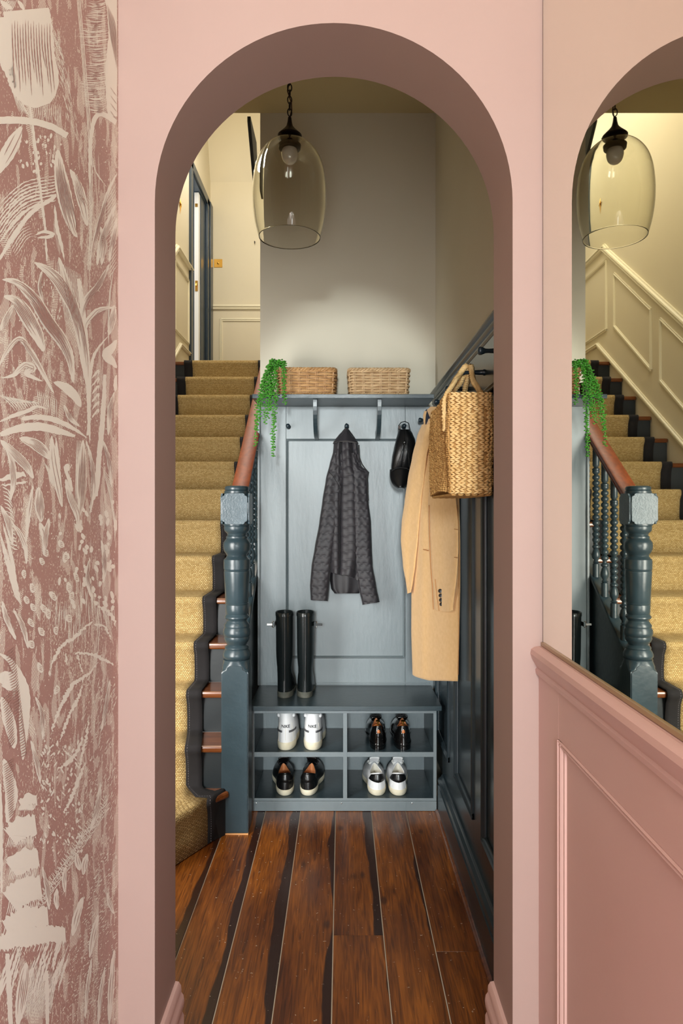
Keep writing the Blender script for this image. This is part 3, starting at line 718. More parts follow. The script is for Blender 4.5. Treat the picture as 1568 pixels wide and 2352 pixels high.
# brass star ornament
c = Vector((XL+.006, 5.74, 3.895)); st = thing('star_ornament', 'brass star ornament hanging on the cream stair wall near the door', 'ornament', c)
g = G(); pts = []
for i in range(16):
    a = PI/2+2*PI*i/16; r_ = (.055 if i%4 == 0 else .032) if i%2 == 0 else .011
    if i == 8: r_ = .085
    pts.append((c.y+r_*math.cos(a), c.z+r_*math.sin(a)))
vs = [(XL+.004,u,v) for u,v in pts]+[(XL+.016,c.y,c.z),(XL+.002,c.y,c.z)]
g.add(vs, [(i,(i+1)%16,16) for i in range(16)]+[((i+1)%16,i,17) for i in range(16)])
fixn(part(g, 'star', 'brass', st))

# ================================================================ BENCH
YS = 3.011
bn = thing('shoe_bench', 'dark slate built-in bench with four open shoe cubbies', 'bench', (0, YS, 0))
zf = lambda py: pxz(py, YS); xf = lambda px: pxx(px, YS)
x0, x1 = xf(577), xf(1002)
yb = 3.36-.02
part(G().box(-.402, XR-.012, 2.978, Yp-.006, .449, .470), 'seat', 'slate_dark', bn, bevel=.0025)
part(G().box(x0, x0+.015, YS, yb, .0, .449), 'side', 'slate_dark', bn, bevel=.001)
part(G().box(x1-.015, x1, YS, yb, .0, .449), 'side', 'slate_dark', bn, bevel=.001)
xm0, xm1 = xf(787.5), xf(797)
ztop, zmid0, zmid1, zb0 = zf(1638), zf(1738), zf(1727), zf(1833)
part(G().box(xm0, xm1, YS, yb, zb0, .449), 'divider', 'slate_dark', bn, bevel=.001)
part(G().box(x0+.015, x1-.015, YS+.001, yb, ztop, .449), 'top_rail', 'slate_dark', bn)
part(G().box(x0+.015, xm0, YS+.001, yb, zmid0, zmid1), 'shelf', 'slate_dark', bn, bevel=.0008)
part(G().box(xm1, x1-.015, YS+.001, yb, zmid0, zmid1), 'shelf', 'slate_dark', bn, bevel=.0008)
part(G().box(x0+.015, x1-.015, YS+.001, yb, zb0-.014, zb0), 'bottom_shelf', 'slate_dark', bn, bevel=.0008)
part(G().box(x0, x1, YS-.006, YS+.001, 0.001, zb0-.013), 'plinth', 'slate', bn, bevel=.001)
part(G().box(x0+.015, x1-.015, yb, yb+.001, zb0, .449), 'back_board', 'slate', bn)
for a, b, c_, d in ((x0,x1,ztop,.449),(x0,x1,zmid0,zmid1),(x0,x1,zb0-.012,zb0)): part(G().box(a,b,YS-.004,YS+.0008,c_,d), 'face_rail', 'slate', bn, bevel=.0008)
for a, b in ((x0,x0+.014),(x1-.014,x1),(xm0,xm1)): part(G().box(a,b,YS-.0045,YS+.0006,zb0,ztop+.001), 'face_stile', 'slate', bn, bevel=.0008)
for px in (588, 784, 946): 
    q = P(px, 1845, YS-.007); part(G().lathe([(.003,0),(.0028,-.0015),(.001,-.002)], (q.x,YS-.006,q.z), 8, 'Y'), 'screw', 'steel', bn)

# ================================================================ SHOES
def foot(t, s_):           # heel to toe outline of the sole: (half widths left, right) at t; s_ = +1 right foot
    pass
def outline(L_, wh, wf, side, n=48):
    """closed sole outline, angle-ordered; heel at y=0, toe at y=L_; side +1: big toe on the left (right foot)"""
    pts = []
    for i in range(n):
        a = 2*PI*i/n                     # 0 = +x side, 90deg = toe
        c, s_ = math.cos(a), math.sin(a)
        t = (s_+1)/2
        y = L_*(t + .0*t)
        # half width as function of t
        e = max(0, 1-abs(s_)**3.6)**.40 if s_ < 0 else math.sqrt(max(0, 1-abs(s_)**2.6))
        ww = (wh*(1-t)**1.2 + wf*t**.8)*(1-.12*math.exp(-((t-.42)/.14)**2))
        x = (1 if c >= 0 else -1)*ww/2*e*1.02
        cen = -side*.010*math.sin(PI*t)*t + (-side*.006 if t > .7 else -side*.006*t/.7)
        pts.append((x+cen+ (side*.012*math.exp(-((t-.7)/.18)**2) if c*side > 0 else 0), y))
    return pts
def shoe(name, label, cat, group, base, rot, side, L_=.285, wh=.066, wf=.092, sole_h=.026, sole_m='offwhite', up_m='white_leather',
         ankle=.075, lin_m='tan_leather', lace_m='white_cloth', style='sneaker', tab_m=None):
    t = thing(name, label, cat, base, group); t.rotation_euler = (0,0,rot)
    def sp(g, nm, m, **k):
        o = g.obj(nm, m, None, smooth=k.get('smooth', True), angle=k.get('angle', 50), bevel=k.get('bevel', 0)); o.parent = t; return fixn(o)
    n = 48
    O = outline(L_, wh, wf, side, n)
    cx = sum(p[0] for p in O)/n
    def scale(pts, k, dy=0):
        my = L_*.47
        return [(cx+(x-cx)*k, my+(y-my)*(1+(k-1)*.35)+dy) for x,y in pts]
    # sole, a little undercut at the foot and lifted at the toe
    def lift(y, z): return z+.012*max(0, (y/L_-.72)/.28)**2
    rows = []
    if style == 'oxford':
        for k, z in ((.94,0),(.96,.002),(.96,.009),(1.04,.010),(1.05,.0135),(1.03,.0155)): rows.append([(x,y,lift(y,z)) for x,y in scale(O,k)])
    else:
        for k, z in ((.93,0),(.98,.003),(1.03,sole_h*.5),(1.02,sole_h*.9),(.98,sole_h)): rows.append([(x,y,lift(y,z)) for x,y in scale(O,k)])
    sp(G().grid(rows, True, True), 'sole', sole_m, angle=60)
    if style == 'oxford':
        HO = [(x*.98, y) for x,y in O if y < L_*.30]
        g = G(); HO2 = sorted(HO, key=lambda p: math.atan2(p[1]-L_*.12, p[0]-cx))
        g.prism(HO2, lambda u,v,w_: (u,v,w_), -.012, .003); sp(g, 'heel', sole_m)
    sh_ = .0145 if style == 'oxford' else sole_h-.003
    # upper: rings from sole to collar
    hc = ankle
    def collar(i, k=1.0):
        a = 2*PI*i/n; c, s_ = math.cos(a), math.sin(a)
        hy = {'high':.046, 'oxford':.052}.get(style, .055); hx = {'high':.034,'oxford':.026}.get(style,.029)
        y0 = {'high':.058,'oxford':.062}.get(style,.064)
        # throat is long and narrow towards the toe
        yy = y0+hy*k*s_*(1.25 if s_ > 0 else .93); xx = cx*.3+hx*k*c*(1-.35*max(0,s_)**2)
        dip = .016*(1-abs(s_)) if style != 'high' else .004*(1-abs(s_))
        zz = hc-dip+(.010 if s_ > .6 else 0)*(s_-.6)/.4*(.8 if style=='high' else 1)+(.006*max(0,-s_))
        return xx, yy, zz
    rows = []; K = 14; base_o = scale(O, .97)
    for k in range(K+1):
        v = k/K; row = []
        for i in range(n):
            a = 2*PI*i/n; s_ = math.sin(a); toe = max(0, s_)
            bx, by = base_o[i]; qx, qy, qz = collar(i)
            gx = v**(1.0+1.3*toe) if style != 'high' else v**(.9+1.1*toe)
            gy = v**(1.15+.55*toe)
            heel = max(0,-s_)
            fz = (math.sin(v*PI/2)**(.95) if toe > .3 else v**.95)
            bul = math.sin(PI*v)*.004*(1-.3*toe)
            x = bx+(qx-bx)*gx; y = by+(qy-by)*gy-heel*math.sin(PI*v)*.003
            x += (1 if x > cx else -1)*bul*abs(math.cos(a))
            z = sh_+(qz-sh_)*fz
            # toe box rises quickly then vamp climbs
            if toe > .3:
                tt = (toe-.3)/.7
                z2 = sh_+ (.034)*min(1, v/.22)**.6 + (qz-sh_-.034)*max(0,(v-.15)/.85)**1.3
                z = z*(1-tt)+z2*tt
            row.append((x, y, lift(y,z) if v < .2 else z+.012*max(0,(y/L_-.72)/.28)**2))
        rows.append(row)
    up = sp(G().grid(rows, True), 'upper', up_m, angle=70)
    # lining rolls over the collar and goes down inside
    lr = []
    for k, (kk, dz) in enumerate(((1.04,-.002),(1.03,.003),(.97,.005),(.90,.002),(.86,-.012),(.84,-.6),(.80,-1),(.3,-1),(.02,-1))):
        row = []
        for i in range(n):
            x, y, z = collar(i, kk)
            if dz == -.6: z = z-(z-.03)*.6
            elif dz == -1: z = .026
            else: z += dz
            row.append((x,y,z))
        lr.append(row)
    sp(G().grid(lr[:4], True), 'collar', up_m if style != 'sneaker2' else 'black_leather', angle=80)
    sp(G().grid(lr[3:], True), 'lining', lin_m, angle=80)
    # tongue and laces
    ty = rows[K][n//4][1]; tz = rows[K][n//4][2]
    tg = []
    hh = .03 if style != 'oxford' else .006
    if style == 'high': hh = .004
    for q in range(7):
        u = q/6; yy = ty+.035-.05*u*(1.0 if style != 'high' else .8); zz = tz-.02+(hh+.02)*u
        w_ = .019+.005*u
        tg.append([(cx*.3+w_*math.cos(PI*j/8)*1.0, yy+.0-.004*math.sin(PI*j/8)*0, zz+.006*math.sin(PI*j/8)) for j in range(9)])
    o = sp(G().grid(tg), 'tongue', up_m, angle=80); m_ = o.modifiers.new('thickness','SOLIDIFY'); m_.thickness = .004
    g = G()
    def vamp(v, xo):
        kk = min(K-1, v*K); k0 = int(kk); f = kk-k0
        a, b = Vector(rows[k0][n//4]), Vector(rows[k0+1][n//4]); p = a.lerp(b, f); return Vector((p.x+xo, p.y, p.z+.004-abs(xo)*.25))
    for q in range(5):
        v = .60+.085*q; w_ = .017+.002*q
        a, b, c_ = vamp(v,-w_), vamp(v+.03,0)+Vector((0,0,.002)), vamp(v,w_)
        g.tube([a,b,c_], .0019, 6)
    # bow
    top = vamp(.97, 0)+Vector((0,.004,.006))
    for s_ in (-1,1):
        g.tube([top, top+Vector((s_*.014,.0,.006)), top+Vector((s_*.026,-.002,-.001)), top+Vector((s_*.027,.004,-.010)), top+Vector((s_*.016,.006,-.004)), top], .0018, 6)
        g.tube([top, top+Vector((s_*.010,-.004,-.004)), top+Vector((s_*.020,-.004,-.018))], .0016, 6)
    sp(g, 'laces', lace_m)
    # heel details, wrapped round the back of the upper
    def heelpt(i, v, off):
        kk = v*K; k0 = min(K-1,int(kk)); f = kk-k0
        p = Vector(rows[k0][i%n]).lerp(Vector(rows[k0+1][i%n]), f)
        d = Vector((p.x-cx*.3, p.y-.05, 0)).normalized(); return p+d*off
    H0 = 3*n//4
    if tab_m:
        g = G(); rr_ = []
        lo, hi = {'sneaker':(.60,1.0)}.get(style,(.6,1.0))
        for k in range(7):
            v = lo+(hi-lo)*k/6; span = int(6+1*(k>1)) 
            rr_.append([heelpt(H0+j, v-(0.12*(1-abs(j)/8) if k == 0 else 0), .0016) for j in range(-8,9)])
        g.grid(rr_); o = sp(g, 'heel_tab', tab_m, angle=80); m_ = o.modifiers.new('thickness','SOLIDIFY'); m_.thickness = .0018; m_.offset = 1
    if style in ('sneaker', 'oxford', 'high'):
        g = G()
        if style == 'oxford':
            for s_ in (-1,1): g.tube([heelpt(H0, .95, .001), heelpt(H0+s_*2, .6, .0012), heelpt(H0, .35, .0012)], .0009, 5)
            g.tube([heelpt(H0+j, .58+.02*abs(j)/6, .0008) for j in range(-9,10)], .0007, 5)
        else: 
            g.tube([heelpt(H0, v/10, .0004) for v in range(1, 6)], .0009, 5)
            for s_ in (-1,1): g.tube([heelpt(H0+s_*5, v/10, .0004) for v in range(0, 8)], .0007, 5)
        sp(g, 'seams', up_m if style != 'high' else 'cream_lining')
    if style == 'high':
        for s_ in (-1,1):
            g = G(); r0 = []
            for v in (.36,.43): r0.append([heelpt(H0+s_*j, v+.001*j, .0016) for j in range(2,10)])
            g.grid(r0); o = sp(g, 'stripe', 'grey_stripe', angle=80); m_ = o.modifiers.new('thickness','SOLIDIFY'); m_.thickness = .0015; m_.offset = 1
        # padded ankle ears at the collar
        for s_ in (-1,1):
            p = heelpt(H0+s_*10, .97, .0); sp(G().ball(p, .009, .016, .010, 10, 6), 'collar_pad', up_m)
        # printed lettering on the heel
        cu = bpy.data.curves.new('lettering', 'FONT'); cu.body = 'NIKE'; cu.size = .017; cu.align_x = 'CENTER'; cu.align_y = 'CENTER'; cu.extrude = .0004; cu.offset = .0003
        tmp = bpy.data.objects.new('tmp', cu); COL.objects.link(tmp); dg = bpy.context.evaluated_depsgraph_get()
        me = bpy.data.meshes.new_from_object(tmp.evaluated_get(dg)); COL.objects.unlink(tmp); bpy.data.objects.remove(tmp)
        for vv in me.vertices:
            x, z = vv.co.x*1.0, vv.co.y*1.05
            best = None
            zt_ = .105+z
            # wrap onto the heel surface: find height row
            for k in range(K):
                if rows[k][H0][2] <= zt_ <= rows[k+1][H0][2]: break
            f = (zt_-rows[k][H0][2])/max(1e-6, rows[k+1][H0][2]-rows[k][H0][2])
            ring_ = [Vector(rows[k][H0+j]).lerp(Vector(rows[k+1][H0+j]), f) for j in range(-8,9)]
            for a_, b_ in zip(ring_, ring_[1:]):
                if a_.x <= x+cx*.3 <= b_.x or b_.x <= x+cx*.3 <= a_.x:
                    ff = (x+cx*.3-a_.x)/(b_.x-a_.x+1e-9); best = a_.lerp(b_, ff); break
            if best is None: best = Vector((x, ring_[8].y, zt_))
            off = vv.co.z
            vv.co = (x+cx*.3, best.y-.0012-off, zt_)
        me.materials.clear(); me.materials.append(M['black_cloth'])
        o = bpy.data.objects.new('lettering', me); COL.objects.link(o); o.parent = t
    if style == 'oxford':
        # wooden shoe tree inside with a brass knob
        x, y, z = collar(H0, .9); st_ = sp(G().ball((cx*.3,.050,hc-.018), .021, .046, .026, 14, 8), 'shoe_tree', 'tree_wood')
        o = G().lathe([(.004,0),(.004,.014),(.009,.016),(.010,.020),(.006,.024),(.001,.025)], (cx*.3,.040,hc+.005), 12).obj('knob', 'brass', smooth=True); o.parent = st_
    return t
ZU, ZD = zmid1+.0005, zb0+.0005
def at(px, Y): return pxx(px, Y)
shoe('high_top_sneaker', 'left one of the white high-top sneakers with black heel lettering', 'shoe', 'white high-top sneakers', (at(655,3.03),3.025,ZU), .02, -1,
     L_=.285, wh=.078, wf=.094, sole_h=.034, ankle=.150, up_m='white_leather', sole_m='offwhite', lin_m='cream_lining', style='high')
shoe('high_top_sneaker', 'right one of the white high-top sneakers with black heel lettering', 'shoe', 'white high-top sneakers', (at(717,3.03),3.025,ZU), -.06, 1,
     L_=.285, wh=.078, wf=.094, sole_h=.034, ankle=.148, up_m='white_leather', sole_m='offwhite', lin_m='cream_lining', style='high')
shoe('lace_up_shoe', 'left polished black lace-up shoe with a wooden tree, upper right cubby', 'shoe', 'polished black lace-up shoes', (at(869,3.03),3.028,ZU+.0125), .05, -1,
     L_=.285, wh=.070, wf=.092, ankle=.082, up_m='black_patent', sole_m='black_patent', lin_m='tan_leather', lace_m='black_cloth', style='oxford')
shoe('lace_up_shoe', 'right polished black lace-up shoe, next to the divider side end', 'shoe', 'polished black lace-up shoes', (at(927,3.03),3.028,ZU+.0125), -.04, 1,
     L_=.285, wh=.070, wf=.092, ankle=.082, up_m='black_patent', sole_m='black_patent', lin_m='tan_leather', lace_m='black_cloth', style='oxford')
shoe('low_sneaker', 'left black leather sneaker with white sole, lower left cubby', 'shoe', 'black leather sneakers with white soles', (at(656,3.04),3.03,ZD), .17, -1,
     wh=.074, wf=.098, up_m='black_leather', sole_m='offwhite', lin_m='tan_leather', lace_m='black_cloth', ankle=.088, tab_m='black_leather')
shoe('low_sneaker', 'right black leather sneaker with white sole, lower left cubby', 'shoe', 'black leather sneakers with white soles', (at(705,3.04),3.03,ZD), -.14, 1,
     wh=.074, wf=.098, up_m='black_leather', sole_m='offwhite', lin_m='tan_leather', lace_m='black_cloth', ankle=.088, tab_m='black_leather')
shoe('low_sneaker', 'left white leather sneaker with black heel tab, lower right cubby', 'shoe', 'white sneakers with black heel tabs', (at(868,3.04),3.03,ZD), .10, -1,
     wh=.076, wf=.098, up_m='white_leather', sole_m='offwhite', lin_m='cream_lining', ankle=.088, tab_m='black_leather')
shoe('low_sneaker', 'right white leather sneaker with black heel tab, lower right cubby', 'shoe', 'white sneakers with black heel tabs', (at(915,3.04),3.03,ZD), -.06, 1,
     wh=.076, wf=.098, up_m='white_leather', sole_m='offwhite', lin_m='cream_lining', ankle=.088, tab_m='black_leather')

# rubber boots
def boot(label, x, side, rot):
    y = 3.10; z0 = .4705
    t = thing('rubber_boot', label, 'boot', (x, y, z0), 'tall black rubber boots'); t.rotation_euler = (0,0,rot)
    def sp(g, nm, m, par=None, **k):
        o = g.obj(nm, m, None, smooth=True, angle=k.get('angle',55), bevel=k.get('bevel',0)); o.parent = par or t; return fixn(o)
    O = outline(.232, .066, .078, side, 40); n = 40
    rows = [[(a*k, .005+b*(1 if k > .9 else 1), z) for a,b in O] for k, z in ((1.0,0),(1.04,.003),(1.06,.012),(1.05,.020),(1.0,.022))]
    g = G().grid(rows, True, True)
    for q in range(6): g.box(-.03,.03,.18+q*.0,.181,0,.001)
    sp(g, 'sole', 'rubber_sole')
    HO = sorted([(a*1.06,b+.004) for a,b in O if b < .075], key=lambda p: math.atan2(p[1]-.03,p[0])); sp(G().prism(HO, lambda u,v,w_: (u,v,w_), 0.0005, .026), 'heel', 'rubber_sole')
    # shaft and foot as one skin of rings
    hs = .385
    def ringc(z):                      # centre y, rx, ry of the leg part
        u = z/hs
        rx = .0375+.003*u-.005*math.exp(-((u-.30)/.12)**2); ry = .045+.010*u
        return .050+.004*math.sin(u*3), rx, ry
    rows = []
    for k in range(30):
        v = k/29; z = .02+(hs-.02)*v; row = []
        cy, rx, ry = ringc(z)
        fb = max(0, 1-(z-.02)/.085)                  # how much of the foot outline remains
        fb = fb**.75
        for i in range(n):
            a = 2*PI*i/n; c_, s_ = math.cos(a), math.sin(a)
            lx, ly = rx*c_, cy+ry*s_
            ox, oy = O[i]; 
            toe = max(0, s_)
            wgt = fb if toe > 0 else fb*.6
            # wrinkles at the ankle
            wr_ = 1+.02*math.sin(z*230+2*s_)*math.exp(-((z-.105)/.04)**2)
            row.append(((lx*wr_)*(1-wgt)+ox*1.0*wgt, ly*(1-wgt)+(oy+.004)*wgt, z))
        rows.append(row)
    # toe cap: close over the instep by pulling rings
    bo = sp(G().grid(rows, True), 'shaft', 'rubber', angle=80)
    cy, rx, ry = ringc(hs)
    sp(G().grid([[(rx*k*math.cos(2*PI*i/n), cy+ry*k*math.sin(2*PI*i/n), hs+dz) for i in range(n)] for k,dz in ((1.0,-.016),(1.035,-.015),(1.035,.001),(1.0,.003),(.93,.001),(.90,-.05),(.85,-.1),(.1,-.1))], True), 'top_band', 'rubber')
    # back rib and vertical highlight seam
    sp(G().tube([(-.0, .05-ry*1.0-.0015-(.0 if q>3 else 0), .03+q*.05) for q in range(1,8)], .0022, 6), 'back_seam', 'rubber')
    # strap with buckle on the outside
    xs_ = side*(rx+.001); zb_ = hs-.052
    sp(G().box(min(xs_,xs_+side*.003), max(xs_,xs_+side*.003), .015, .085, zb_-.010, zb_+.010), 'strap', 'rubber', bevel=.001)
    bk = sp(G().tube([(xs_+side*.004,.022,zb_-.013),(xs_+side*.012,.022,zb_-.013),(xs_+side*.014,.022,zb_),(xs_+side*.012,.022,zb_+.013),(xs_+side*.004,.022,zb_+.013)], .0022, 6), 'buckle', 'steel')
    sp(G().box(*sorted((xs_+side*.012, xs_+side*.038)), .018, .0205, zb_-.005, zb_+.005), 'strap_end', 'steel' if side < 0 else 'rubber', bevel=.001)
    return t
boot('left black rubber boot with silver buckle tip standing on the bench', at(653.5,3.14), -1, .03)
boot('right black rubber boot with buckle standing on the bench', at(700,3.14), 1, -.04)

# ================================================================ GARMENTS
def interp(tab, y):
    if y <= tab[0][0]: return tab[0][1:]
    for a, b in zip(tab, tab[1:]):
        if y <= b[0]:
            t = (y-a[0])/(b[0]-a[0]); t = t*t*(3-2*t)*.35+t*.65
            return tuple(p+(q-p)*t for p,q in zip(a[1:], b[1:]))
    return tab[-1][1:]
def cloth(tab, Yfn, thick, disp=None, ny=90, nu=40, y0=None, y1=None, bottom=None, back=None):
    """closed flattened tube of cloth. tab rows: (pixel y, left x, right x). Yfn(px) depth of its mid surface."""
    y0 = y0 or tab[0][0]; y1 = y1 or tab[-1][0]; rows = []
    for k in range(ny+1):
        t = k/ny; row = []
        for j in range(2*nu):
            u = j/nu if j <= nu else (2*nu-j)/nu
            py = y0+(y1-y0)*t
            if bottom: py = y0+(y1+bottom(u)-y0)*t
            l, r_ = interp(tab, py)[:2]
            px = l+(r_-l)*(.5-.5*math.cos(PI*u)) if True else 0
            th = thick(t) if callable(thick) else thick
            pr_ = math.sin(PI*u)**.55
            Y = Yfn(px)
            if j <= nu: Y -= th*pr_*.62+(disp(u, t, py) if disp else 0)*min(1,pr_*1.4)
            else: Y += th*pr_*.38
            row.append(P(px, py, Y))
        rows.append(row)
    return G().grid(rows, True, True)
# --- quilted jacket
jk = thing('quilted_jacket', 'black quilted jacket hanging from a peg on the back panelling', 'jacket', P(795,980,3.27))
def quilt(amp, pitch=19.5):
    def d(u, t, py):
        w_ = math.sin(u*8*PI+.8); ph = py/pitch + .13*max(-1,min(1,w_*3)) + .05*noise.noise(Vector((u*5, py*.02, 2)))
        return amp*abs(math.sin(PI*ph))**.33
    return d
def foldd(fs, q=None):
    def d(u, t, py):
        s_ = sum(a*math.cos((u-c)*k+ph*t)*math.exp(-((u-c)/w_)**2) for a,c,w_,k,ph in fs)
        return s_+(q(u,t,py) if q else 0)+.0035*noise.noise(Vector((u*5, py*.025, a_seed)))
    return d
a_seed = 1.3
body = [(992,786,803),(1005,773,815),(1020,766,822),(1045,764,825),(1070,764,829),(1082,760,836),(1090,758,843),(1110,756,846),(1150,754,846),(1220,752,850),(1260,752,850),(1300,755,840),(1332,757,830)]
jb = part(cloth(body, lambda x: 3.285, lambda t: .035+.045*t, foldd([(.016,.28,.11,3,0),(.020,.55,.10,3,0),(.014,.80,.09,3,0),(-.024,.37,.018,0,0),(-.020,.67,.018,0,0)], quilt(.0060)), ny=300, nu=44,
     bottom=lambda u: -24*max(0,1-u*1.3)+2*math.sin(u*9)), 'body', 'jacket', jk, smooth=True, angle=80); fixn(jb)
sl = [(1040,764,786),(1065,757,790),(1100,748,790),(1150,740,785),(1200,733,778),(1260,722,768),(1300,715,760),(1345,711.5,756),(1378,713,753)]
fixn(part(cloth(sl, lambda x: 3.27, lambda t: .03+.04*min(1,t*2), foldd([(.006,.35,.3,6,3)], quilt(.0052,18)), ny=240, nu=24, bottom=lambda u: 3*u), 'sleeve', 'jacket', jk, smooth=True, angle=80))
sr = [(1040,806,824),(1070,808,829),(1085,808,848),(1095,808,845),(1150,810,846),(1200,812,852),(1260,812,854),(1300,815,856),(1345,822,864),(1390,832,873)]
fixn(part(cloth(sr, lambda x: 3.265, lambda t: .03+.04*min(1,t*2), foldd([(.006,.35,.3,6,3)], quilt(.0052,18)), ny=240, nu=24, bottom=lambda u: -8*u), 'sleeve', 'jacket', jk, smooth=True, angle=80))
# hem bottoms, collar, zip, hanging loop
hem = [(1310,754,815),(1335,757,822),(1350,760,812),(1358,768,800)]
fixn(part(cloth([(1290,756,838),(1330,757,838),(1352,760,834),(1363,768,824)], lambda x: 3.295, .05, foldd([(.012,.5,.08,3,0),(.01,.2,.08,3,0)]), ny=24, nu=24), 'inner_hem', 'jacket_in', jk, smooth=True, angle=80))
colr = [(984,791,799),(990,786,804),(1000,777,811),(1010,769,818),(1016,765,822),(1021,764,824)]
fixn(part(cloth(colr, lambda x: 3.272, lambda t: .02+.05*t, foldd([(.008,.5,.2,4,0)]), ny=26, nu=30, bottom=lambda u: -9*math.sin(PI*u)), 'collar', 'jacket', jk, smooth=True, angle=80))
g = G().tube([P(787,1019,3.20),P(778,1012,3.205),P(770,1020,3.21)], .0015, 5)
g = G()
def trace(pts, Y, r_): return [P(x,y,Y if not callable(Y) else Y(x)) for x,y in pts]
zipg = G().tube(trace([(824,1022),(825,1050),(831,1066),(838,1076),(846,1085),(842,1100),(844,1125),(846,1150)], 3.232, 0), .003, 6)
part(zipg, 'zip', 'black_cloth', jk, smooth=True)
part(G().tube(trace([(756,1085),(765,1094),(776,1112),(783,1130)], 3.226, 0), .0014, 5), 'armhole_seam', 'black_cloth', jk)
q = P(795,975,3.3); part(G().tube([q+Vector((-.006,0,-.022)), q+Vector((-.004,-.004,0)), q+Vector((0,-.004,.006)), q+Vector((.004,-.004,0)), q+Vector((.006,0,-.022))], .0018, 6), 'hanging_loop', 'black_cloth', jk)
for (x, y0_, y1_) in ((0,0,0),): pass

# --- leather cap
cp = thing('baseball_cap', 'black leather baseball cap hanging from a peg beside the camel coat', 'cap', P(927,1050,3.27))
ctab = [(986,916,941),(995,913,947),(1010,909,953),(1030,904,955),(1050,900,953),(1070,898,950),(1085,898,947),(1095,899,943)]
crown = fixn(part(cloth(ctab, lambda x: 3.28, lambda t: .05+.09*math.sin(PI*min(1,.15+t*.8)), lambda u,t,py: .0025*noise.noise(Vector((u*4,py*.05,9)))-.004*math.exp(-((u-.5)/.03)**2), ny=50, nu=36), 'crown', 'black_leather', cp, smooth=True, angle=80))
rows = []
for k in range(13):
    t = k/12; row = []
    for j in range(25):
        u = j/24*2-1; hwid = 24*math.sqrt(max(0,1-(t*.97)**2.6)) ; 
        py = 1076+44*t+3*u*u*(1-t); px = 921+hwid*u-1*t
        row.append(P(px, py, 3.19-.020*(1-u*u)-.035*t*(1-.3*u*u)+.03*u*u))
    rows.append(row)
vz = fixn(part(G().grid(rows), 'visor', 'black_leather', cp, smooth=True, angle=80)); m_ = vz.modifiers.new('thickness','SOLIDIFY'); m_.thickness = .005
part(G().tube([P(899,1082,3.19),P(908,1076,3.172),P(921,1074,3.166),P(934,1076,3.172),P(944,1082,3.19)], .002, 6), 'brim_seam', 'black_cloth', cp)
for s_ in (-1,0,1):
    part(G().tube([P(929,1018,3.150), P(929+s_*9,1045,3.152), P(929+s_*15-4,1072,3.166)], .0011, 5), 'panel_seam', 'black_leather', cp)
part(G().ball(P(929,1016,3.158), .008, .005, .008, 10, 6), 'top_button', 'black_leather', cp, smooth=True)
part(G().tube([P(916,990,3.27),P(915,978,3.265),P(921,970,3.262),P(930,968,3.262),P(938,972,3.262),P(942,990,3.27)], .0042, 8, flat=.5), 'back_strap', 'black_leather', cp, smooth=True)
part(G().box(*sorted((P(914,0,3.26).x,P(920,0,3.26).x)), 3.252, 3.258, P(0,986,3.26).z, P(0,978,3.26).z), 'strap_buckle', 'iron', cp, bevel=.001)

# --- camel coat, lying obliquely against the side wall
def YC(x): return 3.03-.50*max(0,(x-920))/138
ct = thing('camel_coat', 'long camel wool coat hanging beside the straw bag', 'coat', P(990,1000,2.9))
a_seed = 4.1
cb_ = [(962,978,1012),(985,966,1024),(1010,960,1030),(1060,952,1045),(1150,946,1055),(1250,944,1057),(1350,944.5,1057),(1450,944,1055),(1560,947,1052)]
fixn(part(cloth(cb_, YC, lambda t: .05+.03*t, foldd([(.012,.32,.06,3,1),(.010,.62,.2,5,.5)]), ny=110, nu=44, bottom=lambda u: -14*max(0,1-u*2.4)+3*u, y1=1562), 'body', 'camel', ct, smooth=True, angle=80))
cs = [(975,968,992),(1000,958,990),(1050,946,980),(1100,936,974),(1150,929,968),(1200,922,963),(1240,920,960),(1300,925,954),(1340,932,948),(1362,935,944)]
fixn(part(cloth(cs, lambda x: YC(x)-.035, lambda t: .055*(1-.3*t), foldd([(.006,.5,.3,7,4)]), ny=80, nu=24, bottom=lambda u: 2-4*u), 'sleeve', 'camel', ct, smooth=True, angle=80))
cs2 = [(1080,992,1036),(1150,983,1048),(1200,983,1052),(1260,985,1053),(1320,989,1050),(1395,994,1041)]
fixn(part(cloth(cs2, lambda x: YC(x)-.045, .05, foldd([(.005,.4,.3,6,4)]), ny=80, nu=28, bottom=lambda u: 10*math.sin(PI*u*.8)), 'sleeve', 'camel', ct, smooth=True, angle=80))
# collar: folded strip round the neck, and dark lining behind it
ck = [(934,988,1004),(942,980,1014),(952,984,1020),(964,990,1026),(972,996,1026)]
fixn(part(cloth(ck, lambda x: YC(x)-.045, .03, None, ny=20, nu=20, bottom=lambda u: 0), 'collar', 'camel', ct, smooth=True, angle=80))
fixn(part(cloth([(940,978,990),(955,974,992),(972,974,986),(985,976,980)], lambda x: YC(x)-.012, .03, None, ny=16, nu=14), 'lining', 'coat_lining', ct, smooth=True, angle=80))
fixn(part(cloth([(944,974,982),(955,971,979),(968,972,977),(982,975,978)], lambda x: YC(x)-.016, .022, None, ny=16, nu=10), 'lapel_edge', 'camel', ct, smooth=True, angle=80))
for y in (1357,1367.5,1378,1387.5):
    q = P(1010.5+(y-1357)*.1, y, YC(1010)-.083)
    part(G().lathe([(.0075,0),(.008,-.002),(.0065,-.004),(.001,-.0035)], (q.x,q.y,q.z), 14, 'Y'), 'button', 'button', ct, smooth=True)
part(G().tube([P(x,y,YC(x)-.079) for x,y in ((985,1160),(986,1230),(989,1300),(993,1350),(995,1400))], .0014, 5), 'sleeve_seam', 'camel_seam', ct)
part(G().tube([P(x,y,YC(x)-.080) for x,y in ((999,1330),(1003,1370),(1008,1403))], .0011, 5), 'cuff_slit', 'camel_seam', ct)
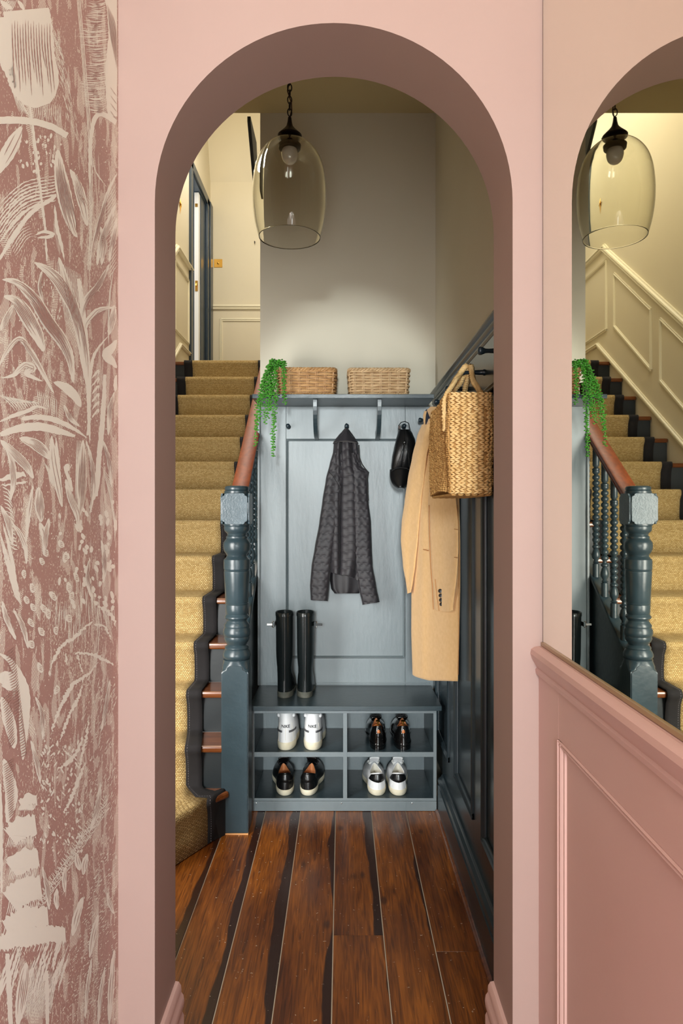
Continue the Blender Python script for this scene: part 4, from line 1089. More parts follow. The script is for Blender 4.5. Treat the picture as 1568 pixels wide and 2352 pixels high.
part(G().tube([P(x,y,YC(x)-.058) for x,y in ((972,1262),(978,1263),(984,1265))], .0018, 5), 'pocket_flap', 'camel_seam', ct)
part(G().tube([P(x,y,YC(x)-.066) for x,y in ((1049,1160),(1054,1220),(1055,1300),(1054,1400),(1052,1550))], .0011, 5), 'front_edge', 'camel_seam', ct)
for y in (1215,1280): part(G().tube([P(1043,y,YC(1043)-.077),P(1051,y+1,YC(1051)-.07)], .0011, 5), 'buttonhole', 'camel_seam', ct)
q = Vector((.385, 2.99, 1.763)); part(G().tube([q+Vector((-.01,-.02,-.04)), q+Vector((0,-.012,-.004)), q+Vector((.006,0,.012)), q+Vector((.012,.012,-.004)), q+Vector((.004,.01,-.04))], .003, 6), 'hanging_loop', mat('olive loop', rgb(120,100,50), .7), ct)

# --- straw bag on its peg
bx0, bx1, by0, by1, bz0, bz1 = .308, .427, 1.935, 2.37, 1.372, 1.660
bg_ = thing('straw_bag', 'braided straw tote bag hanging from a peg in front of the coat', 'bag', (.38, 2.14, bz0))
def bagpt(s_, v, off=0):
    """s_ around (0..1 starting near-left corner going along the near side), v height 0..1"""
    r_ = .026; w_, d_ = bx1-bx0, by1-by0; per = 2*(w_+d_)
    d = (s_%1)*per; 
    if d < w_: p = Vector((bx0+d, by0)); nrm = Vector((0,-1))
    elif d < w_+d_: p = Vector((bx1, by0+d-w_)); nrm = Vector((1,0))
    elif d < 2*w_+d_: p = Vector((bx1-(d-w_-d_), by1)); nrm = Vector((0,1))
    else: p = Vector((bx0, by1-(d-2*w_-d_))); nrm = Vector((-1,0))
    # round the corners
    cx_ = min(max(p.x, bx0+r_), bx1-r_); cy_ = min(max(p.y, by0+r_), by1-r_)
    q = Vector((p.x-cx_, p.y-cy_))
    if abs(q.x) > 1e-5 and abs(q.y) > 1e-5: nrm = q.normalized(); p = Vector((cx_,cy_))+nrm*r_
    far = (p.y-by0)/d_
    belly = math.sin(PI*v)*.006*(1 if nrm.x < 0 or nrm.y < 0 else 0)
    wob = .006*noise.noise(Vector((p.x*9,p.y*7,v*3)))+ (.012*math.sin(far*PI)*math.sin(PI*min(1,v*1.3)) if nrm.x < 0 else 0)*-1
    wob += -.010*math.exp(-((far-.16)/.07)**2)*(1 if nrm.x < -.5 else 0)
    z = bz0+(bz1-bz0)*v - .012*math.sin(PI*far)*(1-v)*-1 + .004*math.sin(far*7)*(v)
    if v > .9: z -= 0
    return Vector((p.x+nrm.x*(off+belly+wob*.8), p.y+nrm.y*(off+belly*1.2), z)), Vector((nrm.x,nrm.y,0))
rows = [[bagpt(i/72, v/12, -.006)[0] for i in range(72)] for v in range(13)]
inn = [[bagpt(i/72, v/12, -.014)[0] for i in range(72)] for v in range(12,0,-1)]
body_ = part(G().grid(rows+inn, True, True), 'body', 'straw2', bg_, smooth=True, angle=80)
g1, g2 = G(), G(); NR = 24; NS = 66
for k in range(NR):
    v = (k+.5)/NR
    for i in range(NS):
        s_ = (i+R.random()*.4)/NS
        p, nrm = bagpt(s_, v, 0); p2, _ = bagpt(s_+.01, v, 0); t = (p2-p).normalized(); up = Vector((0,0,1))
        near = nrm.y < -.55
        g = g1 if near else g2
        for h_ in (-1, 1):
            jit = .12 if near else .5
            d = (t*1.0+up*(-.30*h_+R.uniform(-jit,jit))).normalized(); n3 = nrm; b3 = n3.cross(d).normalized()
            mtx = Matrix((d, b3, n3)).transposed()
            sc_ = R.uniform(.85,1.15)
            c_ = p+up*(h_*.0031)+nrm*R.uniform(-.0008,.0012)
            if near: g.ball(c_, .0105*sc_, .0034*sc_, .0046*sc_, 6, 4, mtx)
            else: g.ball(c_, .0062*sc_, .0040*sc_, .0048*sc_, 6, 4, mtx)
o = part(g1, 'end_braids', 'straw', bg_, smooth=True, angle=80); o['kind'] = 'stuff'
o = part(g2, 'side_braids', 'straw2', bg_, smooth=True, angle=80); o['kind'] = 'stuff'
# bottom weave
g = G()
for a in range(6):
    for b_ in range(22):
        g.ball((bx0+.012+a*.02, by0+.012+b_*.019, bz0-.002), .010, .007, .005, 6, 4)
o = part(g, 'bottom_braids', 'straw2', bg_, smooth=True, angle=80); o['kind'] = 'stuff'
def rope(pts, r_, name='handle', m='straw'):
    # smooth path and two twisted strands
    pts = [Vector(p) for p in pts]; path = []
    for i in range(len(pts)-1):
        p0 = pts[max(0,i-1)]; p1 = pts[i]; p2 = pts[i+1]; p3 = pts[min(len(pts)-1,i+2)]
        for q in range(10):
            t = q/10; path.append(.5*((2*p1)+(p2-p0)*t+(2*p0-5*p1+4*p2-p3)*t*t+(3*p1-p0-3*p2+p3)*t**3))
    path.append(pts[-1]); g = G(); d = 0; st_ = [[],[],[]]
    for i, p in enumerate(path):
        if i: d += (p-path[i-1]).length
        t = (path[min(i+1,len(path)-1)]-path[max(i-1,0)]).normalized(); a = t.cross(Vector((0,1,.1))).normalized(); b = t.cross(a)
        for k in range(3):
            an = d*260+2*PI*k/3; st_[k].append(p+a*r_*.55*math.cos(an)+b*r_*.55*math.sin(an))
    for k in range(3): g.tube(st_[k], r_*.62, 6)
    return part(g, name, m, bg_, smooth=True, angle=80)
pg = Vector((.393, 2.14, zp+.010))
rope([(bx0-.003,2.01,bz1-.10),(bx0-.003,2.015,bz1-.01),(.340,2.06,bz1+.05),(.370,2.125,zp-.005),pg+Vector((-.004,-.004,.008)),(.380,2.165,zp-.02),(.345,2.22,bz1+.03),(bx0-.002,2.30,bz1-.02)], .0088)
rope([(.405,1.940,bz1-.03),(.405,2.01,bz1+.02),(.402,2.08,bz1+.06),pg+Vector((.010,-.012,.006)),(.400,2.165,zp-.02),(.398,2.20,bz1+.05),(.415,2.27,bz1-.01)], .0088)

# ================================================================ BASKETS
def basket(x, y, w_, d_, h_, label, m, seed):
    z0 = zt+.0195; rg = random.Random(seed)
    t = thing('wicker_basket', label, 'basket', (x, y, z0), 'wicker baskets on the shelf')
    def pt(s_, v, off):
        fl_ = 1+.06*v; W, D = w_/2*fl_, d_/2*fl_; per = 4*(W+D); d = (s_%1)*per
        if d < 2*W: p = Vector((-W+d,-D))
        elif d < 2*W+2*D: p = Vector((W,-D+d-2*W))
        elif d < 4*W+2*D: p = Vector((W-(d-2*W-2*D),D))
        else: p = Vector((-W,D-(d-4*W-2*D)))
        r_ = .022; cx_ = min(max(p.x,-W+r_),W-r_); cy_ = min(max(p.y,-D+r_),D-r_); q = Vector((p.x-cx_,p.y-cy_))
        if q.length < 1e-6: q = Vector((0,-1))
        nn = q.normalized()
        if abs(q.x) > 1e-5 and abs(q.y) > 1e-5: p = Vector((cx_,cy_))+nn*r_
        p = p+nn*off
        return Vector((x+p.x, y+p.y, z0+v*h_))
    part(G().grid([[pt(i/48, v/6, -.005) for i in range(48)] for v in range(7)]+[[pt(i/48, v/6, -.009) for i in range(48)] for v in range(6,0,-1)], True, True), 'liner', 'wicker', t, smooth=True, angle=80)
    NS_ = 22; g = G()
    for k in range(NS_):
        for dd in (-.003,.003):
            g.tube([pt((k+.5)/NS_+dd/(2*(w_+d_)), v/6, .002) for v in range(7)], .0026, 5)
    o = part(g, 'stakes', m, t, smooth=True); o['kind'] = 'stuff'
    g = G(); NRW = 9
    for r_ in range(NRW):
        v = .06+.80*r_/(NRW-1); n = NS_*6
        pts = [pt(i/n, v+.012*noise.noise(Vector((i*.09,r_*3.1,seed))), .0050*math.sin(2*PI*(i/6)/2+PI*(r_%2))+.002) for i in range(n+1)]
        g.tube(pts, .0044+.0012*rg.random(), 6)
    o = part(g, 'weave', m, t, smooth=True); o['kind'] = 'stuff'
    # twisted top and foot borders
    for v0, nm, turns in ((.93,'rim',18),(.03,'foot_border',18)):
        g = G(); n = 150
        for k in range(3):
            g.tube([pt(i/n, v0+.045*math.sin(turns*2*PI*i/n+2*PI*k/3), .001+.006*math.cos(turns*2*PI*i/n+2*PI*k/3)) for i in range(n+1)], .0044, 6)
        part(g, nm, m, t, smooth=True)
    return t
basket(at(703,3.15), 3.22, .252, .17, .128, 'left brown wicker basket on the shelf, behind the trailing plant', 'wicker', 3)
basket(at(870,3.15), 3.22, .258, .17, .126, 'right pale brown wicker basket on the shelf', 'wicker_pale', 5)

# ================================================================ TRAILING PLANT
pl = thing('trailing_plant', 'green trailing succulent spilling over the left end of the shelf', 'plant', (at(630,3.16), 3.20, zt+.0195))
px0 = at(618, 3.17)
part(G().lathe([(.020,0),(.024,.03),(.027,.066),(.029,.068),(.025,.068),(.023,.056),(.001,.054)], (px0-.006,3.20,zt+.0195), 20), 'pot', 'terracotta', pl, smooth=True)
def strand(path, seed, dens=1.0):
    rg = random.Random(seed); path = [Vector(p) for p in path]
    sm = []
    for i in range(len(path)-1):
        p0 = path[max(0,i-1)]; p1 = path[i]; p2 = path[i+1]; p3 = path[min(len(path)-1,i+2)]
        for q in range(8):
            t = q/8; sm.append(.5*((2*p1)+(p2-p0)*t+(2*p0-5*p1+4*p2-p3)*t*t+(3*p1-p0-3*p2+p3)*t**3))
    sm.append(path[-1])
    o = part(G().tube(sm, .0012, 5), 'strand', 'stemgreen', pl)
    g = G(); acc = 0; a = 0
    for i in range(1, len(sm)):
        seg = (sm[i]-sm[i-1]); L_ = seg.length; acc += L_
        while acc > .0052/dens:
            acc -= .0052/dens; a += 2.4; p = sm[i-1].lerp(sm[i], rg.random())
            d = Vector((math.cos(a), math.sin(a), rg.uniform(-.3,.3))).normalized()
            c_ = p+d*rg.uniform(.005,.0085); up = Vector((0,0,1)); b3 = d.cross(up).normalized(); n3 = b3.cross(d)
            g.ball(c_, .0058*rg.uniform(.8,1.15), .0046, .0030, 6, 4, Matrix((d,b3,n3)).transposed())
    l = part(g, 'leaves', 'leafgreen', o, smooth=True); l['kind'] = 'stuff'
def SP(lst, Y=3.085): return [P(x,y,Yy) for x,y,Yy in lst]
strands = [
 [(615,850,3.2),(605,870,3.13),(600,905,3.082),(594,940,3.078),(588,980,3.078),(587,1025,3.078)],
 [(620,845,3.2),(602,880,3.12),(596,910,3.082),(590,930,3.08),(588,960,3.08),(590,990,3.08)],
 [(622,842,3.2),(614,870,3.12),(612,905,3.082),(610,930,3.08),(608,955,3.08),(609,975,3.08)],
 [(628,842,3.19),(622,870,3.12),(618,905,3.08),(624,940,3.075),(630,970,3.075),(628,1010,3.075),(627,1050,3.075)],
 [(630,838,3.19),(628,870,3.11),(630,900,3.08),(632,930,3.075),(630,960,3.075),(626,995,3.078),(628,1035,3.078)],
 [(626,838,3.18),(620,860,3.11),(620,890,3.08),(616,930,3.078),(614,950,3.078),(616,962,3.078)],
 [(632,836,3.18),(640,830,3.14),(634,850,3.10),(628,885,3.08),(622,915,3.078),(618,945,3.078)],
 [(640,836,3.17),(652,830,3.12),(654,860,3.085),(653,890,3.08),(653,910,3.075),(655,930,3.075)],
 [(636,836,3.17),(648,838,3.12),(650,860,3.09),(651,885,3.084),(651,902,3.08),(653,918,3.078)],
 [(618,846,3.2),(610,880,3.12),(604,908,3.08),(600,930,3.078),(596,955,3.078),(594,970,3.078)],
 [(624,836,3.2),(616,850,3.14),(612,880,3.10),(608,905,3.082),(600,915,3.08),(592,925,3.078)],
 [(630,832,3.19),(620,838,3.14),(616,856,3.10),(618,880,3.09),(624,900,3.085),(634,915,3.078)],
 [(630,830,3.2),(626,826,3.16),(618,842,3.12),(608,868,3.10),(600,895,3.085),(594,915,3.08)],
 [(636,834,3.2),(630,828,3.16),(632,850,3.10),(636,880,3.085),(636,905,3.078),(634,925,3.078)],
]
for i, s_ in enumerate(strands): strand(SP(s_), i)
for i in range(9):
    a = R.uniform(0, 2*PI); c0 = P(R.uniform(612,652), R.uniform(828,842), R.uniform(3.12,3.2))
    strand([P(630,848,3.19), c0+Vector((0,0,.004)), c0+Vector((R.uniform(-.02,.02),-.01,R.uniform(-.03,-.01)))], 40+i, 1.5)

# ================================================================ PENDANT LAMP
LX, LY = -.187, 2.465
zq = lambda py: H-(py-CY)*LY/F
pn = thing('pendant_lamp', 'clear glass bell pendant lamp on a dark chain under the arch', 'lamp', (LX, LY, zq(545)))
zt_, zb_ = zq(322), zq(545)
pf = [(.030,zt_+.004),(.045,zt_-.002),(.066,zt_-.014),(.090,zt_-.035),(.112,zt_-.068),(.126,zt_-.11),(.1325,zt_-.16),(.134,zt_-.20),(.132,zt_-.245),(.126,zt_-.29),(.118,zt_-.325),(.111,zb_)]
# resample smooth
def smoothprof(pf, m=5):
    out = []
    for i in range(len(pf)-1):
        p0 = pf[max(0,i-1)]; p1 = pf[i]; p2 = pf[i+1]; p3 = pf[min(len(pf)-1,i+2)]
        for q in range(m):
            t = q/m; out.append(tuple(.5*((2*p1[k])+(p2[k]-p0[k])*t+(2*p0[k]-5*p1[k]+4*p2[k]-p3[k])*t*t+(3*p1[k]-p0[k]-3*p2[k]+p3[k])*t**3) for k in (0,1)))
    out.append(pf[-1]); return out
op = smoothprof(pf); th_ = .0024
ip = [(r_-th_, z-.001*(i==0)) for i,(r_,z) in enumerate(op)]
ring_ = op+[(op[-1][0]-.0004, op[-1][1]-.0018),(op[-1][0]-th_+.0004, op[-1][1]-.0018)]+ip[::-1]
rows = [[(LX+r_*math.cos(2*PI*j/72), LY+r_*math.sin(2*PI*j/72), z) for j in range(72)] for r_, z in ring_]
rows.append(rows[0]); fixn(part(G().grid(rows, True), 'glass_shade', 'glass', pn, smooth=True, angle=80))
cone = [(.001,zq(268)),(.006,zq(270)),(.008,zq(280)),(.012,zq(290)),(.022,zq(298)),(.038,zq(308)),(.044,zq(312)),(.044,zq(316)),(.032,zq(318)),(.032,zq(330)),(.041,zq(334)),(.039,zq(342)),(.020,zq(345)),(.001,zq(346))]
fixn(part(G().lathe(cone[::-1], (LX,LY,0), 28), 'gallery_cap', 'iron', pn, smooth=True, angle=35))
for k in range(3):
    a = 2*PI*k/3+.3; part(G().tube([(LX+.028*math.cos(a),LY+.028*math.sin(a),zq(314)),(LX+.046*math.cos(a),LY+.046*math.sin(a),zq(314))], .0028, 8), 'thumbscrew', 'iron', pn)
bl = [(.001,zq(377)),(.013,zq(375.5)),(.024,zq(369)),(.0295,zq(358)),(.0295,zq(350)),(.024,zq(340)),(.016,zq(333)),(.0155,zq(320)),(.001,zq(319))]
fixn(part(G().lathe(smoothprof(bl,4), (LX,LY,0), 24), 'bulb', 'bulb', pn, smooth=True, angle=60))
def torus(g, c, R_, r_, sx, rotz):
    rows = []
    for i in range(18):
        a = 2*PI*i/18; cx_, cz = R_*sx*math.cos(a), R_*math.sin(a)*1.35
        row = []
        for j in range(6):
            b = 2*PI*j/6; dx = r_*math.cos(b)*math.cos(a); dz = r_*math.cos(b)*math.sin(a); dy = r_*math.sin(b)
            x_, y_ = (cx_+dx), dy
            row.append((c[0]+x_*math.cos(rotz)-y_*math.sin(rotz), c[1]+x_*math.sin(rotz)+y_*math.cos(rotz), c[2]+cz+dz))
        rows.append(row)
    rows.append(rows[0]); g.grid(rows, True)
z = zq(266); k = 0; pitch = .0225
ch = None
while z < ZC-.03:
    g = G(); torus(g, (LX, LY, z+.012), .0105, .0022, .72, (k%2)*PI/2+.3); part(g, 'chain_link', 'iron', pn, smooth=True, angle=70); z += pitch; k += 1
part(G().tube([(LX+.008*math.sin(q*1.1),LY+.008*math.cos(q*1.1),zq(266)+q*.022) for q in range(int((ZC-.03-zq(266))/.022)+1)], .0024, 6), 'flex', mat('brown flex', rgb(60,30,22), .7), pn, smooth=True)
part(G().lathe([(.012,-.05),(.02,-.04),(.045,-.02),(.055,-.003),(.055,0)], (LX,LY,ZC), 28), 'ceiling_rose', 'iron', pn, smooth=True)

# ================================================================ WALLPAPER PRINT (flat print on the left hall wall)
def W(px, py, off=.00015):
    Y = -XWL*F/(CX-px); return Vector((XWL+off, Y, H-(py-CY)*Y/F))
wp = G(); wb = G()
rg = random.Random(11); INK = [0.0]
def ribbon(g, pts, wd, off=.00015, taper=(0,0), jag=.8, step=5):
    """polyline in pixels with a width profile; flat ink shape with rough edges"""
    P2 = []
    pts = [Vector(p) for p in pts]
    if len(pts) == 2: pts = [pts[0], (pts[0]+pts[1])/2, pts[1]]
    for i in range(len(pts)-1):
        p0 = pts[max(0,i-1)]; p1 = pts[i]; p2 = pts[i+1]; p3 = pts[min(len(pts)-1,i+2)]
        n = max(2, int((p2-p1).length/step))
        for q in range(n):
            t = q/n; P2.append(.5*((2*p1)+(p2-p0)*t+(2*p0-5*p1+4*p2-p3)*t*t+(3*p1-p0-3*p2+p3)*t**3))
    P2.append(pts[-1]); N_ = len(P2); l, r_ = [], []
    for i, p in enumerate(P2):
        t = (P2[min(i+1,N_-1)]-P2[max(i-1,0)]); 
        if t.length < 1e-6: t = Vector((0,1))
        t.normalize(); nn = Vector((-t.y,t.x)); u = i/(N_-1)
        w_ = wd(u) if callable(wd) else wd*math.sin(PI*(taper[0]+(1-taper[0]-taper[1])*u))**.7
        a = p+nn*(w_/2+rg.uniform(-jag,jag)*min(1,w_/3)); b = p-nn*(w_/2+rg.uniform(-jag,jag)*min(1,w_/3))
        a.x = min(a.x, 268.5); b.x = min(b.x, 268.5)
        l.append(W(a.x,a.y,off)); r_.append(W(b.x,b.y,off))
    INK[0] += 1.5e-7; l = [v+Vector((INK[0]+2e-7*i,0,0)) for i, v in enumerate(l)]; r_ = [v+Vector((INK[0]+2e-7*i,0,0)) for i, v in enumerate(r_)]
    g.grid([l, r_])
def leaf(pts, w_, fib=4, solid=.5, taper=(0,0)):
    """engraved leaf: a solid part and long hatch lines beside it"""
    ribbon(wp, pts, w_, taper=taper)
    pts = [Vector(p) for p in pts]
    for k in range(fib):
        o = (k+.5)/fib-.5; s0 = rg.uniform(.05,.35); s1 = rg.uniform(.6,.95)
        q = []
        for j in range(7):
            u = s0+(s1-s0)*j/6; x = u*(len(pts)-1); i = min(len(pts)-2,int(x)); p = pts[i].lerp(pts[i+1], x-i)
            t = (pts[i+1]-pts[i]).normalized(); nn = Vector((-t.y,t.x)); q.append(p+nn*o*w_*.8*math.sin(PI*u)**.6)
        ribbon(wb, q, max(1.0, w_*.05), off=.0010, jag=.5)
def hatch(x0, y0, x1, y1, dx, dy, L_, n, w_=1.6, jit=3, g=None):
    g = g or wp
    for k in range(n):
        t = (k+rg.random()*.4)/n; x = x0+(x1-x0)*t+rg.uniform(-jit,jit); y = y0+(y1-y0)*t+rg.uniform(-jit,jit); l = L_*rg.uniform(.6,1.2)
        ribbon(g, [(x,y),(x+dx*l*.5+rg.uniform(-1,1),y+dy*l*.5),(x+dx*l,y+dy*l)], w_*rg.uniform(.7,1.3), off=.00015 if g is wp else .0010, jag=.4)
def blob(x, y, a, b, rot=0, g=None):
    n = 10; g = g or wp; vs = []
    for i in range(n):
        t = 2*PI*i/n; u, v = a*math.cos(t)*rg.uniform(.75,1.1), b*math.sin(t)*rg.uniform(.8,1.1)
        px = min(268.5, x+u*math.cos(rot)-v*math.sin(rot)); vs.append(W(px, y+u*math.sin(rot)+v*math.cos(rot), .00015 if g is wp else .0010))
    INK[0] += 1.5e-7; vs = [v+Vector((INK[0],0,0)) for v in vs]; g.add(vs, [tuple(range(n))])
# big bell flower, top left
ribbon(wp, [(60,22),(64,70),(66,130),(80,190),(98,243)], lambda u: 104+16*math.sin(PI*u)-(72*max(0,(u-.72)/.28)**2), jag=1.5)
ribbon(wp, [(-6,40),(-2,90),(20,160),(44,205),(62,222)], lambda u: 46*(1-u)+8, jag=1.5)
for k in range(15): 
    x = 26+k*6.2; ribbon(wb, [(x,42+rg.uniform(0,14)),(x+2,110),(x+6+k*.4,rg.uniform(150,228))], 1.9, off=.0010, jag=.7)
for k in range(10): ribbon(wp, [(24+k*4,150+k*12),(30+k*4,210+k*6),(44+k*3,258+k)], 2.0, jag=.6)
for k in range(16): ribbon(wp, [(74+k*4.4,232+k*.6),(76+k*4.2,262),(80+k*4,275+rg.uniform(-6,14))], 1.8, jag=.5)
leaf([(0,0),(14,14),(28,20)], 12, 0); leaf([(40,0),(50,14),(56,26)], 9, 0)
for k in range(9): ribbon(wp, [(-2+k*2,18+k*3),(12+k*2,6+k*2),(22+k*2,0)], 1.6)
# long stem and the right-hand stem
ribbon(wp, [(68,236),(76,300),(88,400),(98,480),(104,530)], 6, taper=(.3,.3)); ribbon(wp, [(64,236),(72,300),(84,400),(92,470)], 1.4)
for o_ in (-3,0,3.4): ribbon(wp, [(180+o_,0),(188+o_,90),(196+o_,190),(205+o_,300),(208+o_,400),(208+o_*.7,520),(204+o_,620)], 1.9, taper=(.4,.4), jag=.4)
ribbon(wp, [(206,420),(206,350),(212,290),(224,264),(240,264),(268,282)], lambda u: 4+9*u, jag=.8)
ribbon(wp, [(214,400),(208,360),(210,300),(222,268)], 3); ribbon(wp, [(212,360),(220,395),(245,430)], 2.5)
# feathered band at the top right, pale leaf against the corner
for k in range(70):
    y = 2+k*3.7; xx = 202+8*math.sin(k*.21); ribbon(wp, [(xx+rg.uniform(-16,4),y),(xx+18,y+rg.uniform(1,4)),(248-4*math.cos(k*.1),y-rg.uniform(1,5))], rg.uniform(1.2,2.8), jag=.7)
    if rg.random() < .5: ribbon(wb, [(xx+12,y+1),(xx+26,y)], 2, off=.0011)
ribbon(wp, [(258,-4),(262,80),(258,150),(260,225),(262,268)], lambda u: 34-10*math.sin(PI*u*2)*.5-6*u, jag=1.2)
for k in range(7): ribbon(wb, [(246+k*2,10+k*4),(252+k*2.2,70),(258+k*1.4,110+k*8)], 1.0, off=.0010, jag=.3)
for k in range(4): ribbon(wb, [(252,200+k*18),(262,214+k*18),(268,222+k*18)], .9, off=.0010)
hatch(120,60,168,300, .28,.96, 22, 60, 1.2, 10); hatch(130,80,142,180,.3,.95,20,20,1.4,4)
# second tier: spray of arched leaves
ribbon(wp, [(-4,276),(40,276),(80,280),(120,292),(154,312)], lambda u: 17-3*u, taper=(.2,.2))
leaf([(-6,400),(8,370),(24,340),(44,300),(48,290)], 34, 2)
for k in range(34): blob(rg.uniform(36,150), rg.uniform(306,400), rg.uniform(3,7), rg.uniform(2,3.4), PI/2+rg.uniform(-.3,.3))
leaf([(132,342),(138,400),(150,460),(168,530),(178,545)], 34, 9); leaf([(160,388),(176,420),(190,470),(200,520)], 22, 5); leaf([(176,440),(190,460),(200,478)], 12, 3)
for k in range(9): ribbon(wp, [(-2,470+k*11),(28,440+k*9),(64,416+k*8),(128,404+k*7)], rg.uniform(2,5), jag=1.4, taper=(.15,.1))
ribbon(wp, [(-4,600),(30,545),(70,490),(120,456),(126,446)], 11, taper=(.1,.2)); ribbon(wp, [(-4,560),(26,520),(60,485),(96,462)], 5)
for k in range(8): ribbon(wp, [(8+k*4,560+k*4),(34+k*4,520+k*4),(60+k*3,500+k*6)], 2, jag=1)
ribbon(wp, [(80,540),(100,532),(122,538),(112,544),(84,546)], 9); ribbon(wp, [(125,470),(130,520),(140,560),(148,600)], 8)
ribbon(wp, [(104,540),(106,575),(108,602)], 5); 
# corner fan of long leaves springing from (200,860)
fans = [([(270,395),(248,440),(228,510),(214,560),(206,610)],9), ([(264,470),(246,520),(232,560),(222,610)],16), ([(268,500),(258,560),(250,600)],12)]
for p_, w_ in fans: leaf(p_, w_, 5)
for k in range(22): ribbon(wp, [(268,420+k*9),(252,446+k*9),(236+k*.6,466+k*8)], 1.3, jag=.4)
leaf([(78,602),(110,622),(136,648),(160,690),(178,730),(186,765)], 30, 7)
leaf([(134,590),(150,640),(166,700),(184,760),(194,830),(200,890)], 26, 8)
leaf([(4,642),(40,650),(80,690),(110,740),(140,780),(160,822),(168,880)], 30, 14)
leaf([(8,680),(36,690),(60,724),(86,770),(100,808)], 34, 8)
leaf([(-6,845),(14,810),(34,784),(50,780),(78,820),(100,860),(124,905)], 13, 4)
leaf([(2,868),(30,862),(56,838),(78,846),(60,858),(98,876)], 14, 2)
leaf([(122,878),(148,888),(170,908),(186,935)], 22, 0)
ribbon(wp, [(180,640),(190,720),(198,800),(202,880),(204,970),(200,1000)], 12, taper=(.2,.1)); ribbon(wp, [(206,1020),(204,940),(206,870),(214,820),(232,790),(250,770)], 9)
leaf([(188,780),(200,740),(226,712),(268,706)], 12, 2); leaf([(250,770),(258,730),(262,700)], 16, 4); leaf([(184,740),(196,690),(222,660),(240,630),(250,606)], 14, 8)
for k in range(6): ribbon(wp, [(210,870+k*18),(226,850+k*18),(224,866+k*17)], 5, jag=1)
for k in range(16): ribbon(wp, [(132+k*3.5,600+k*2),(142+k*3.6,680+k*3),(150+k*3.4,740+k*6)], 1.8, jag=.6, taper=(.1,.1))
for k in range(40): blob(rg.uniform(84,150), rg.uniform(640,760), rg.uniform(2,6), 1.3, PI/2+.1)
ribbon(wp, [(240,860),(238,920),(232,1000),(226,1060),(220,1140)], 12, taper=(.15,.2))
for k in range(12): ribbon(wp, [(262-k,610+k*5),(254-k*.6,660+k*8),(250,700+k*9)], 1.4, jag=.5)
ribbon(wp, [(268,780),(256,800),(244,816),(262,836),(268,846)], 22); ribbon(wp, [(268,860),(264,900)], 12)
# low arched leaves reaching to the left edge
for k in range(12): ribbon(wp, [(-4+k*6,905+k*1.5),(20+k*6,925),(36+k*5,945-k)], 2.6, jag=1)
for k in range(10): ribbon(wp, [(84+k*4.6,890+k*3),(88+k*4.6,920),(92+k*4.2,944+k*2)], 2.0, jag=.6)
ribbon(wp, [(-4,970),(30,955),(60,945),(84,934),(108,940)], 10); ribbon(wp, [(50,962),(90,958),(130,966),(168,984),(200,1006)], 13, taper=(.15,.0))
ribbon(wp, [(0,998),(40,985),(90,980),(140,992),(172,1002)], 20, taper=(.1,.05)); 
leaf([(0,1010),(30,1040),(60,1070),(76,1100)], 22, 6); leaf([(44,1006),(76,1018),(100,1036),(116,1056)], 26, 7)
leaf([(118,1000),(122,1060),(134,1120),(142,1165)], 20, 2); ribbon(wp, [(128,1004),(132,1060),(140,1130)], 9)
leaf([(190,1010),(188,1080),(186,1150),(180,1190)], 22, 8); ribbon(wp, [(228,1060),(222,1110),(214,1150)], 14)
for k in range(9): ribbon(wp, [(176+k*1.6,1010),(174+k*1.8,1080),(172+k*1.5,1150+k*4)], 1.6, jag=.5)
blob(154,1074,7,10); ribbon(wp, [(146,1070),(158,1100),(166,1130)], 9)
ribbon(wp, [(-4,1104),(24,1096),(52,1088),(60,1096)], 14, jag=2); ribbon(wp, [(-2,1115),(30,1112),(64,1106)], 6, jag=2)
leaf([(76,1112),(70,1150),(64,1190),(60,1245)], 11, 1); leaf([(88,1118),(90,1160),(94,1200)], 22, 6)
for k in range(16): ribbon(wp, [(4+k,1118+k*9),(18+k,1126+k*9),(26+k,1142+k*8)], 3, jag=1)
for k in range(14): ribbon(wp, [(100+k*3,1060+k*3),(110+k*2,1085+k*3),(114+k*2,1110+k*2)], 2, jag=.7)
for k in range(20): ribbon(wp, [(232+k*1.8,1070+k*6),(246+k,1090+k*7),(262,1112+k*7)], 1.3, jag=.5)
# seed heads and droplets
for k in range(110):
    x = rg.uniform(130,266); y = rg.uniform(1150,1400); 
    if rg.random() < (x-90)/170 : blob(x, y, rg.uniform(4,11), rg.uniform(3,5.5), PI/2+rg.uniform(-.5,.3))
for (x,y) in ((55,1318),(74,1350),(60,1378),(76,1395),(110,1410),(122,1370),(158,1350),(164,1370),(92,1534),(130,1584),(100,1398),(128,1448),(70,1430),(94,1450),(72,1480),(96,1290),(105,1270),(140,1250),(150,1280),(158,1420),(175,1326)):
    blob(x, y, rg.uniform(10,14), rg.uniform(6,8), PI/2+rg.uniform(-.7,.4)); 
    for j in range(3): ribbon(wb, [(x-4,y-5+j*4),(x+4,y-2+j*4)], 1.1, off=.0010)
for k in range(13): ribbon(wp, [(-2+k*3.0,1215+k*9),(10+k*2.6,1280+k*6),(34+k*1.2,1372+k*1.5)], 2.3, jag=1.2, taper=(.15,.05))
ribbon(wp, [(6,1200),(26,1280),(38,1350),(44,1368)], 8); leaf([(26,1200),(44,1224),(58,1258),(60,1296)], 12, 2); leaf([(90,1200),(98,1220),(102,1246)], 14, 1)
